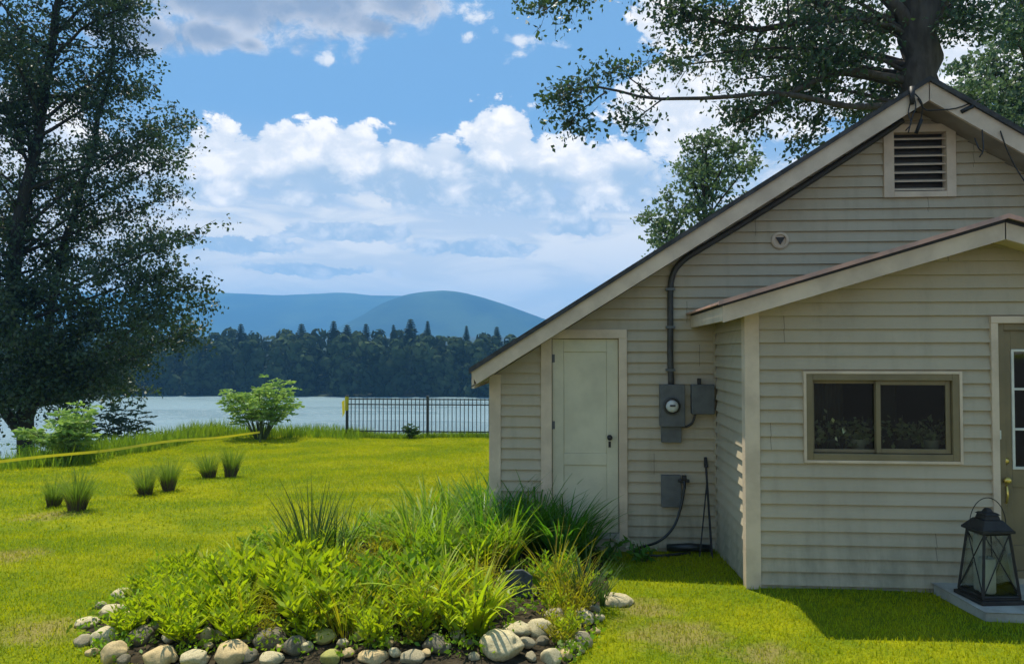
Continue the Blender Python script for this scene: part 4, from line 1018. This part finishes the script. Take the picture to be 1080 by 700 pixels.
# ------------------------------------------------------------------ the planting bed: soil, stones, plants
edge = [(78, 668), (92, 648), (118, 632), (150, 616), (200, 600), (280, 582), (360, 566), (430, 560), (500, 552), (560, 556), (610, 566), (640, 590), (648, 618), (640, 640), (636, 664), (620, 690), (590, 712), (500, 722), (380, 722), (250, 718), (150, 708), (100, 692)]
EP = [gat(px, py) for px, py in edge]
cx = sum(p.x for p in EP)/len(EP); cy = sum(p.y for p in EP)/len(EP)
def inbed(x, y, shrink=1.0):
    x = cx+(x-cx)/shrink; y = cy+(y-cy)/shrink; c = False; n = len(EP)
    for i in range(n):
        a, b = EP[i], EP[i-1]
        if (a.y > y) != (b.y > y) and x < (b.x-a.x)*(y-a.y)/(b.y-a.y)+a.x: c = not c
    return c
def bed_z(x, y):
    best = 0
    for s in (1., .93, .85, .75): 
        if inbed(x, y, s): best = {1.: .01, .93: .035, .85: .06, .75: .08}[s]
    return gzf(x, y)+best
def soil():
    rings = []; fr = [1.02, .95, .86, .72, .5, .25]
    V = []; n = 66
    ring = spline([(p.x, p.y, 0) for p in EP+[EP[0]]], n+1)[:n]
    for j, f in enumerate(fr):
        for k, p in enumerate(ring):
            x = cx+(p.x-cx)*f; y = cy+(p.y-cy)*f
            V.append((x, y, gzf(x, y)+[-.03, .012, .035, .06, .075, .08][j]+.012*mnoise.noise(Vector((x*9, y*9, 0)))))
    V.append((cx, cy, gzf(cx, cy)+.085)); F = []
    for j in range(len(fr)-1):
        for k in range(n): F.append((j*n+k, j*n+(k+1) % n, (j+1)*n+(k+1) % n, (j+1)*n+k))
    for k in range(n): F.append(((len(fr)-1)*n+k, (len(fr)-1)*n+(k+1) % n, len(V)-1))
    m_ = MB(); m_.add(V, F); tag(m_.build('soil', M['soil'], smooth=True), kind='structure')
soil()
def stone_mesh(seed, flat):
    import bmesh
    bm = bmesh.new(); bmesh.ops.create_icosphere(bm, subdivisions=4, radius=1)
    for v in bm.verts:
        n1 = mnoise.fractal(v.co*.9+Vector((seed*3.7, 0, 0)), 1, 2, 3); n2 = mnoise.noise(v.co*4+Vector((0, seed, 0)))
        c = v.co*(1+.22*n1+.025*n2)
        # flatten a few facets
        for q in range(4):
            rs = random.Random(seed*10+q); d = Vector((rs.gauss(0, 1), rs.gauss(0, 1), rs.gauss(0, .7))).normalized(); lim = .78
            dd = c.dot(d)
            if dd > lim: c -= d*(dd-lim)*.75
        v.co = c
    me = bpy.data.meshes.new('stone'); bm.to_mesh(me); bm.free(); me.polygons.foreach_set('use_smooth', [True]*len(me.polygons)); return me
SM = {}
STONES = [(125,626,24,16,0,'pale stone at the left rear rim of the bed'),(104,638,14,10,1,'small grey stone on the left rim behind the larger pale one'),(86,657,28,12,0,'low wide stone at the outer left tip of the bed'),
 (113,648,30,17,0,'rounded pale stone behind the flat-topped boulder at the left tip'),(105,671,32,26,0,'flat-topped pale boulder with a dark front at the left tip'),(84,674,20,16,1,'small grey stone outermost on the left tip'),
 (136,644,18,10,1,'small stone tucked under the leaves at the left rim'),(136,658,26,10,2,'flat tan stone inside the left rim'),(116,687,30,28,2,'tan egg-shaped stone below the flat-topped boulder'),
 (144,674,30,22,3,'dark-faced stone to the right of the flat-topped boulder'),(165,668,17,15,1,'small grey stone beside the dark-faced one'),(163,692,36,26,2,'large tan rounded stone at the lower left front'),
 (199,698,32,18,0,'pale stone second from the large tan one at the lower front'),(216,677,19,19,0,'upright egg-like pale stone before the dark leaves'),(246,672,25,13,0,'whitish narrow stone behind the big yellowish front stone'),
 (240,692,42,26,2,'big yellowish front stone left of the dark stones'),(280,682,36,24,3,'large dark shaded stone in the front row'),(307,689,28,20,3,'smaller dark stone in the front row'),
 (339,683,28,14,4,'bright yellow-green mossy stone in the front row'),(347,698,24,16,4,'yellow mossy stone at the very bottom edge'),(283,699,26,14,0,'pale stone half cut by the bottom edge under the dark stone'),
 (378,683,14,12,4,'tiny yellow mossy stone between the front plants'),(391,698,30,16,2,'tan stone at the bottom edge near the middle'),(434,698,28,16,1,'grey stone at the bottom edge left of the dark one'),(457,688,28,20,3,'dark stone left of the biggest boulder'),
 (482,680,16,14,0,'small pale stone behind the dark one near the biggest boulder'),(527,687,48,32,0,'biggest round pale boulder in the front row'),(544,672,30,18,0,'pale stone leaning on the back of the biggest boulder'),
 (567,670,28,20,0,'rounded pale stone right of the biggest boulder'),(586,657,24,16,1,'greyish stone at the rear of the right-hand pile'),(581,693,22,22,0,'upright pale stone right of the biggest boulder at the bottom'),
 (599,683,22,15,0,'small pale stone in the middle of the right-hand pile'),(613,675,26,20,1,'grey stone at the right side of the pile'),(614,654,26,17,0,'cream stone topping the right-hand pile'),
 (595,639,15,9,0,'small white stone behind the right-hand pile'),(602,628,11,8,0,'tiny white stone at the back right under the reeds'),(598,648,14,9,1,'little grey stone in the gap of the right pile'),
 (203,598,32,7,1,'thin flat stone at the rear left rim of the bed'),(181,603,22,8,0,'little pale stone at the rear left rim of the bed'),(651,632,36,16,0,'flat whitish stone lying on the grass right of the bed'),(625,640,16,12,1,'small grey stone next to the reed clump')]
for i, (px, py, w, h_, mi, lab) in enumerate(STONES):
    g = gat(px, py+h_*.42); dpt = g.y; W_ = w/FPX*dpt; H_ = h_/FPX*dpt
    me = stone_mesh(i+1, 0); me.materials.append(M['stone%d' % mi]); o = bpy.data.objects.new('stone', me); col.objects.link(o)
    vz = max(H_*.50, .02); o.scale = (W_*.50, W_*.46 if h_ > 10 else W_*.38, vz); o.rotation_euler = (0, 0, random.uniform(-.5, .5))
    o.location = (g.x, g.y+W_*.3, bed_z(g.x, g.y+W_*.3)+vz*.30); tag(o, lab, 'stone', 'fieldstones edging the planting bed')
random.seed(12)
fill = []
for px, py in [(97,690),(130,700),(178,684),(182,700),(220,692),(260,686),(264,700),(296,694),(322,694),(330,678),(362,690),(367,700),(410,690),(416,700),(450,700),(470,694),(493,690),(500,700),(556,690),(560,700),(596,694),(612,688),(628,668),(632,654),(572,684),(586,672),(122,656),(96,662),(150,658),(128,668),(155,680),(232,680)]:
    w = random.uniform(11, 19); g = gat(px, py); W_ = w/FPX*g.y; k = random.choice([0, 1, 2, 3, 0, 2])
    me = stone_mesh(100+len(fill), 0); me.materials.append(M['stone%d' % k]); o = bpy.data.objects.new('stone', me); col.objects.link(o)
    o.scale = (W_*.5, W_*.42, W_*.32); o.rotation_euler = (random.uniform(-.3, .3), random.uniform(-.3, .3), random.uniform(0, 3)); o.location = (g.x, g.y, bed_z(g.x, g.y)+W_*.12)
    tag(o, 'small cobble wedged between the larger stones edging the bed', 'stone', 'small cobbles edging the planting bed'); fill.append(o)
# slab of dark slate standing among the plants
g = gat(545, 638); w = 30/FPX*g.y
m_ = MB(); m_.add([(-w*.5, 0, -.05), (w*.5, .01, -.05), (w*.55, .02, w*.8), (w*.2, .02, w*1.02), (-w*.4, .01, w*.98), (-w*.52, 0, w*.5)] + [(-w*.5, .06, -.05), (w*.5, .07, -.05), (w*.52, .07, w*.78), (w*.2, .07, w*.98), (-w*.38, .06, w*.94), (-w*.5, .05, w*.5)],
    [(0, 1, 2, 3, 4, 5), (11, 10, 9, 8, 7, 6)]+[(i, i+6, (i+1) % 6+6, (i+1) % 6) for i in range(6)])
o = m_.build('slate_slab', M['slate'], bevel=.006); o.location = (g.x, g.y, g.z+.04); tag(o, 'dark grey slab standing upright among the bed plants', 'stone slab')

# plant kinds
def mesh_of(V, F, m, name, smooth=False):
    o = link_np(name, V, F, m, None, smooth); return o
def leafy_kind(seed, Ht, nst, m, ls=.085):
    rn = np.random.default_rng(seed); C = []; D = []; Ls = []
    st = MB()
    for s in range(nst):
        a = rn.uniform(0, 6.283); ln = Ht*rn.uniform(.65, 1.1); tilt = rn.uniform(.05, .55); b = Vector((math.cos(a)*.05*rn.random(), math.sin(a)*.05*rn.random(), 0))
        pts = [b+Vector((math.cos(a)*math.sin(tilt*(1+.5*t))*ln*t, math.sin(a)*math.sin(tilt*(1+.5*t))*ln*t, math.cos(tilt*(1+.5*t))*ln*t)) for t in np.linspace(0, 1, 6)]
        st.tube(pts, [.004, .004, .0035, .003, .0025, .0015], 4, False)
        nl = 17
        for k in range(nl):
            t = .2+.8*k/(nl-1); x = t*5; i = min(int(x), 4); p = pts[i].lerp(pts[i+1], x-i)
            aa = k*2.4+a; d = Vector((math.cos(aa), math.sin(aa), .55+.5*t)); C.append(tuple(p)); D.append(tuple(d)); Ls.append(ls*(1.15-.55*t)*rn.uniform(.7, 1.2))
    Ls = np.array(Ls); V, F = leaf_quads(np.array(C), Ls, Ls*(.25 if ls < .14 else .34), dirs=np.array(D)*1.3, seed=seed)
    return st, V, F, m
def place_kind(name, build, spots, label, cat, group):
    proto = None
    for i, (x, y, s) in enumerate(spots):
        if proto is None: proto = build(name); o = proto
        else: o = copy_tree(proto)
        o.location = (x, y, bed_z(x, y)-.01); o.scale = (s, s, s*random.uniform(.9, 1.1)); o.rotation_euler = (random.uniform(-.06, .06), random.uniform(-.06, .06), random.uniform(0, 6.28)); tag(o, label, cat, group)
def leafy_builder(seed, Ht, nst, m, ls):
    def f(name):
        r = empty(name); st, V, F, mm = leafy_kind(seed, Ht, nst, m, ls); st.build('stems', M['stem'], r, True); link_np('leaves', V, F, mm, r); return r
    return f
def lily_builder(seed, Ht, n, m, w=.020, curve=1.3):
    def f(name):
        rn = np.random.default_rng(seed); a = rn.random(n)*6.283; r = .07*np.sqrt(rn.random(n))
        b = np.stack([r*np.cos(a), r*np.sin(a), 0*a], 1); V, F = blades(b, Ht*(.65+.5*rn.random(n)), w*(.7+.5*rn.random(n)), .05+.35*rn.random(n), a, curve*(.4+.8*rn.random(n)), 6, seed)
        rt = empty(name); link_np('leaves', V, F, m, rt, True); return rt
    return f
random.seed(31)
def scatter(region, n, s0, s1, mind):
    out = []; tries = 0
    while len(out) < n and tries < 6000:
        tries += 1; px = random.uniform(region[0], region[2]); py = random.uniform(region[1], region[3]); g = gat(px, py)
        if not inbed(g.x, g.y, .90): continue
        if any((g.x-o[0])**2+(g.y-o[1])**2 < mind*mind for o in out): continue
        out.append((g.x, g.y, random.uniform(s0, s1)))
    return out
def hs(px): return .50+.5*min(1, max(0, (px-150)/260))
def scat(region, n, s0, s1, mind, rule=None):
    out = []; tries = 0
    while len(out) < n and tries < 8000:
        tries += 1; px = random.uniform(region[0], region[2]); py = random.uniform(region[1], region[3])
        if rule and not rule(px, py): continue
        if 518 < px < 574 and py > 608: continue
        g = gat(px, py)
        if not inbed(g.x, g.y, .93): continue
        if any((g.x-o[0])**2+(g.y-o[1])**2 < mind*mind for o in out): continue
        out.append((g.x, g.y, random.uniform(s0, s1)*hs(px)))
    return out
front = lambda px, py: py > 628
mid = lambda px, py: py > 590 or px < 430
G = 'mixed perennials in the bed'
place_kind('leafy_perennial', leafy_builder(1, .34, 15, M['leaf_bright'], .105), scat((130, 628, 610, 694), 38, .45, 1.05, .15, front), 'bright green narrow-leaved perennial in the front half of the stone-edged bed', 'plant', 'narrow-leaved perennials in the bed')
place_kind('yellow_perennial', leafy_builder(4, .34, 13, M['leaf_yellow'], .075), scat((230, 600, 600, 690), 34, .5, 1.15, .16, mid), 'yellowish small-leaved perennial mixed among the greener bed plants', 'plant', 'yellowish perennials in the bed')
place_kind('broad_perennial', leafy_builder(2, .40, 11, M['leaf_mid'], .15), scat((150, 575, 600, 660), 24, .55, 1.0, .20, mid), 'mid green broad-leaved perennial in the middle of the stone-edged bed', 'plant', 'broad-leaved perennials in the bed')
place_kind('creeping_perennial', leafy_builder(3, .26, 16, M['leaf_bright'], .12), scat((120, 608, 330, 690), 26, 1.2, 2.1, .15), 'low bright green plant spreading at the left end of the bed', 'plant', 'low plants at the left end of the bed')
place_kind('low_perennial', leafy_builder(6, .20, 12, M['leaf_yellow'], .06), scat((460, 625, 612, 680), 22, .7, 1.2, .12), 'short small-leaved plant behind the right-hand stone pile', 'plant', 'short plants behind the right-hand stones')
place_kind('daylily', lily_builder(5, .66, 70, M['leaf_lily'], .026, 1.4), scat((500, 556, 628, 600), 16, .85, 1.2, .2), 'dark green daylily clump at the back of the bed by the shed door', 'daylily', 'daylilies at the back of the bed')
place_kind('daylily', lily_builder(15, .60, 70, M['leaf_mid'], .024, 1.3), scat((430, 556, 560, 610), 12, .85, 1.2, .24), 'light green daylily clump at the rear of the bed where it meets the lawn', 'daylily', 'light daylilies at the rear of the bed')
place_kind('strap_plant', lily_builder(7, .46, 45, M['leaf_bright'], .026, 1.7), scat((200, 590, 590, 685), 18, .6, 1.15, .3), 'lighter green strap-leaved clump among the perennials in mid bed', 'plant', 'strap-leaved clumps in mid bed')
place_kind('wispy_grass', lily_builder(17, .5, 26, M['leaf_yellow'], .007, .8), scat((180, 590, 620, 690), 14, .6, 1.2, .3), 'thin wispy yellow-green grass sprouting between the bed plants', 'grass', 'wispy grasses in the bed')
place_kind('grass_clump', lily_builder(9, .72, 110, M['leaf_reed'], .014, .6), [(gat(328, 618).x, gat(328, 618).y, 1.05)], 'tall dark grassy clump standing left of centre in the bed', 'grass clump', None)
place_kind('grass_clump', lily_builder(10, .85, 40, M['leaf_reed'], .010, .4), [(gat(352, 612).x, gat(352, 612).y, .9)], 'tallest thin grassy clump at the rear centre of the bed', 'grass clump', None)
place_kind('reed_clump', lily_builder(11, .42, 60, M['leaf_reed'], .012, .9), [(gat(618, 643).x, gat(618, 643).y, 1.0)], 'dark upright reedy clump at the right end of the bed', 'reed clump', None)
place_kind('reed_clump', lily_builder(12, .40, 30, M['leaf_reed'], .010, 1.0), [(gat(634, 637).x, gat(634, 637).y, .8)], 'thinner reedy clump outermost at the right end of the bed', 'reed clump', None)
def ground_cover():
    rn = np.random.default_rng(5); C = []
    while len(C) < 5200:
        px = rn.uniform(80, 650); py = rn.uniform(600, 700); g = gat(px, py)
        if mnoise.noise(Vector((g.x*2.6, g.y*2.6, 4))) < -.12 or not inbed(g.x, g.y, 1.0): continue
        z = bed_z(g.x, g.y)
        for _ in range(4): C.append((g.x+rn.normal()*.03, g.y+rn.normal()*.03, z+rn.uniform(.0, .07)))
    C = np.array(C); L = .035*(.6+.9*rn.random(len(C))); V, F = leaf_quads(C, L, L*.55, droop=-.3, seed=3)
    tag(link_np('ground_cover', V, F, M['leaf_mid']), 'small weeds and seedlings covering the soil among the edging stones', 'ground cover', kind='stuff')
ground_cover()
place_kind('strap_plant', lily_builder(27, .42, 50, M['leaf_mid'], .024, 1.5), [(gat(px, py).x, gat(px, py).y, .9) for px, py in ((352, 592), (372, 584), (392, 578), (335, 600), (412, 574), (300, 596))], 'strap-leaved clump at the rear edge of the bed facing the lawn', 'plant', 'strap-leaved clumps at the rear edge of the bed')
# seed-headed bush by the shed door and pale blooms near the wall
def bloom_plant(name, label, px, py, top, nst, spread, head, seed):
    rr = random.Random(seed); g = gat(px, py); root = empty(name, g); tag(root, label, 'flower')
    st = MB(); C = []; ht = (py-top)/FPX*g.y
    rn = np.random.default_rng(seed); lf = []
    for s in range(nst):
        x = rr.uniform(-1, 1)*spread; y = rr.uniform(-.5, .5)*spread; z = ht*rr.uniform(.6, 1.05)
        st.tube([(x*.2, y*.2, 0), (x*.6, y*.6, z*.6), (x, y, z)], [.006, .005, .003], 4, False)
        for k in range(8): f = rr.uniform(.15, .9); lf.append((x*f, y*f, z*f))
        q = rn.normal(size=(60, 3)); q /= np.linalg.norm(q, axis=1, keepdims=True); C.append(q*head*(.7+.3*rn.random((60, 1)))+np.array([x, y, z]))
    st.build('stems', M['stem'], root, True)
    C = np.concatenate(C); V, F = leaf_quads(C, np.full(len(C), head*.5), head*.4, seed=seed); link_np('flower_heads', V, F, M['blossom'], root)
    lf = np.array(lf); V, F = leaf_quads(lf, np.full(len(lf), .11), .035, seed=seed+1); link_np('leaves', V, F, M['leaf_lily'], root)
bloom_plant('globe_flower', 'round pale seed heads rising from dark leaves against the shed door', 590, 575, 508, 6, .13, .035, 3)
bloom_plant('white_flower', 'low pale blossoms in the shade at the foot of the house wall', 640, 592, 566, 8, .17, .016, 5)
bloom_plant('white_flower', 'few pale blossoms on thin stems between the white shed door and the hose', 678, 592, 568, 6, .17, .015, 7)
# sapling in front
# ------------------------------------------------------------------ grass: lawn blades, bank weeds
def lawn_grass():
    rn = np.random.default_rng(77)
    def make(n, y0, y1, x_of, hl, wd, name, m, lab, power=1.0, cond=None, lean=.55):
        y = y0+(y1-y0)*rn.random(n)**power; x = x_of(y, rn.random(n))
        keep = np.ones(n, bool)
        if cond is not None: keep = cond(x, y)
        # not inside the house or the bed or the doorstep
        keep &= ~((x > XL-.02) & (y > YM-.02)); keep &= ~((x > XC-.02) & (y > YP-.02)); keep &= ~((x > poly[0][0]-.02) & (y > poly[1][1]-.02))
        bx = (x > min(p.x for p in EP)) & (x < max(p.x for p in EP)) & (y > min(p.y for p in EP)) & (y < max(p.y for p in EP))
        idx = np.where(keep & bx)[0]
        for i in idx:
            if inbed(x[i], y[i], .99): keep[i] = False
        x = x[keep]; y = y[keep]; n = len(x)
        # bare, worn earth where the noise says so
        b = np.stack([x, y, gz(x, y)-.004], 1)
        V, F = blades(b, hl*(.5+.9*rn.random(n)), wd*(.6+.8*rn.random(n)), lean*rn.random(n), rn.random(n)*6.283, lean*1.2*rn.random(n), 2, 3)
        tag(link_np(name, V, F, m), lab, 'grass', kind='stuff')
    vis = lambda y, r: np.maximum(-10.6, -.76*y-5.0)+r*(.60*y+2.5-np.maximum(-10.6, -.76*y-5.0))
    make(230000, 3.2, 8.2, lambda y, r: vis(y, r), .030, .0055, 'lawn_grass', M['grass_blade'], 'short mown grass around the bed and before the house', .9)
    make(210000, 8.2, 22.3, lambda y, r: -11.2+r*(11.2-.84), .032, .010, 'lawn_grass', M['grass_blade'], 'short mown grass stretching back to the fence and the bank', .85)
    make(16000, 12.5, 23.2, lambda y, r: np.where(y > 20.6, -13+r*7.2, -12.6+r*2.6), .25, .018, 'bank_weeds', M['weed_blade'], 'rough uncut grass and weeds along the top of the bank', .8, lean=.4)
    make(9000, 14.0, 21.5, lambda y, r: -12.8+r*3.2, .38, .020, 'bank_weeds', M['weed_blade'], 'tall weeds on the slope at the foot of the big left tree', 1., lean=.5)
    make(7000, 21.6, 22.6, lambda y, r: -6.6+r*6.4, .16, .012, 'fence_weeds', M['weed_blade'], 'uncut grass growing under the metal fence', 1.)
lawn_grass()

# ------------------------------------------------------------------ haze over the lake and the hills
def haze():
    m = bpy.data.materials.new('haze'); m.use_nodes = True; T = NT(m.node_tree); T.n.clear()
    out = T.new('ShaderNodeOutputMaterial'); v = T.new('ShaderNodeVolumePrincipled')
    v.inputs['Color'].default_value = (.22, .56, 1.0, 1); v.inputs['Density'].default_value = .00034; v.inputs['Anisotropy'].default_value = .0
    T.l.new(v.outputs[0], out.inputs['Volume'])
    m_ = MB(); m_.box(-4200, 4200, -450, 4200, -14, 330); o = m_.build('haze', m); tag(o, kind='stuff')
haze()
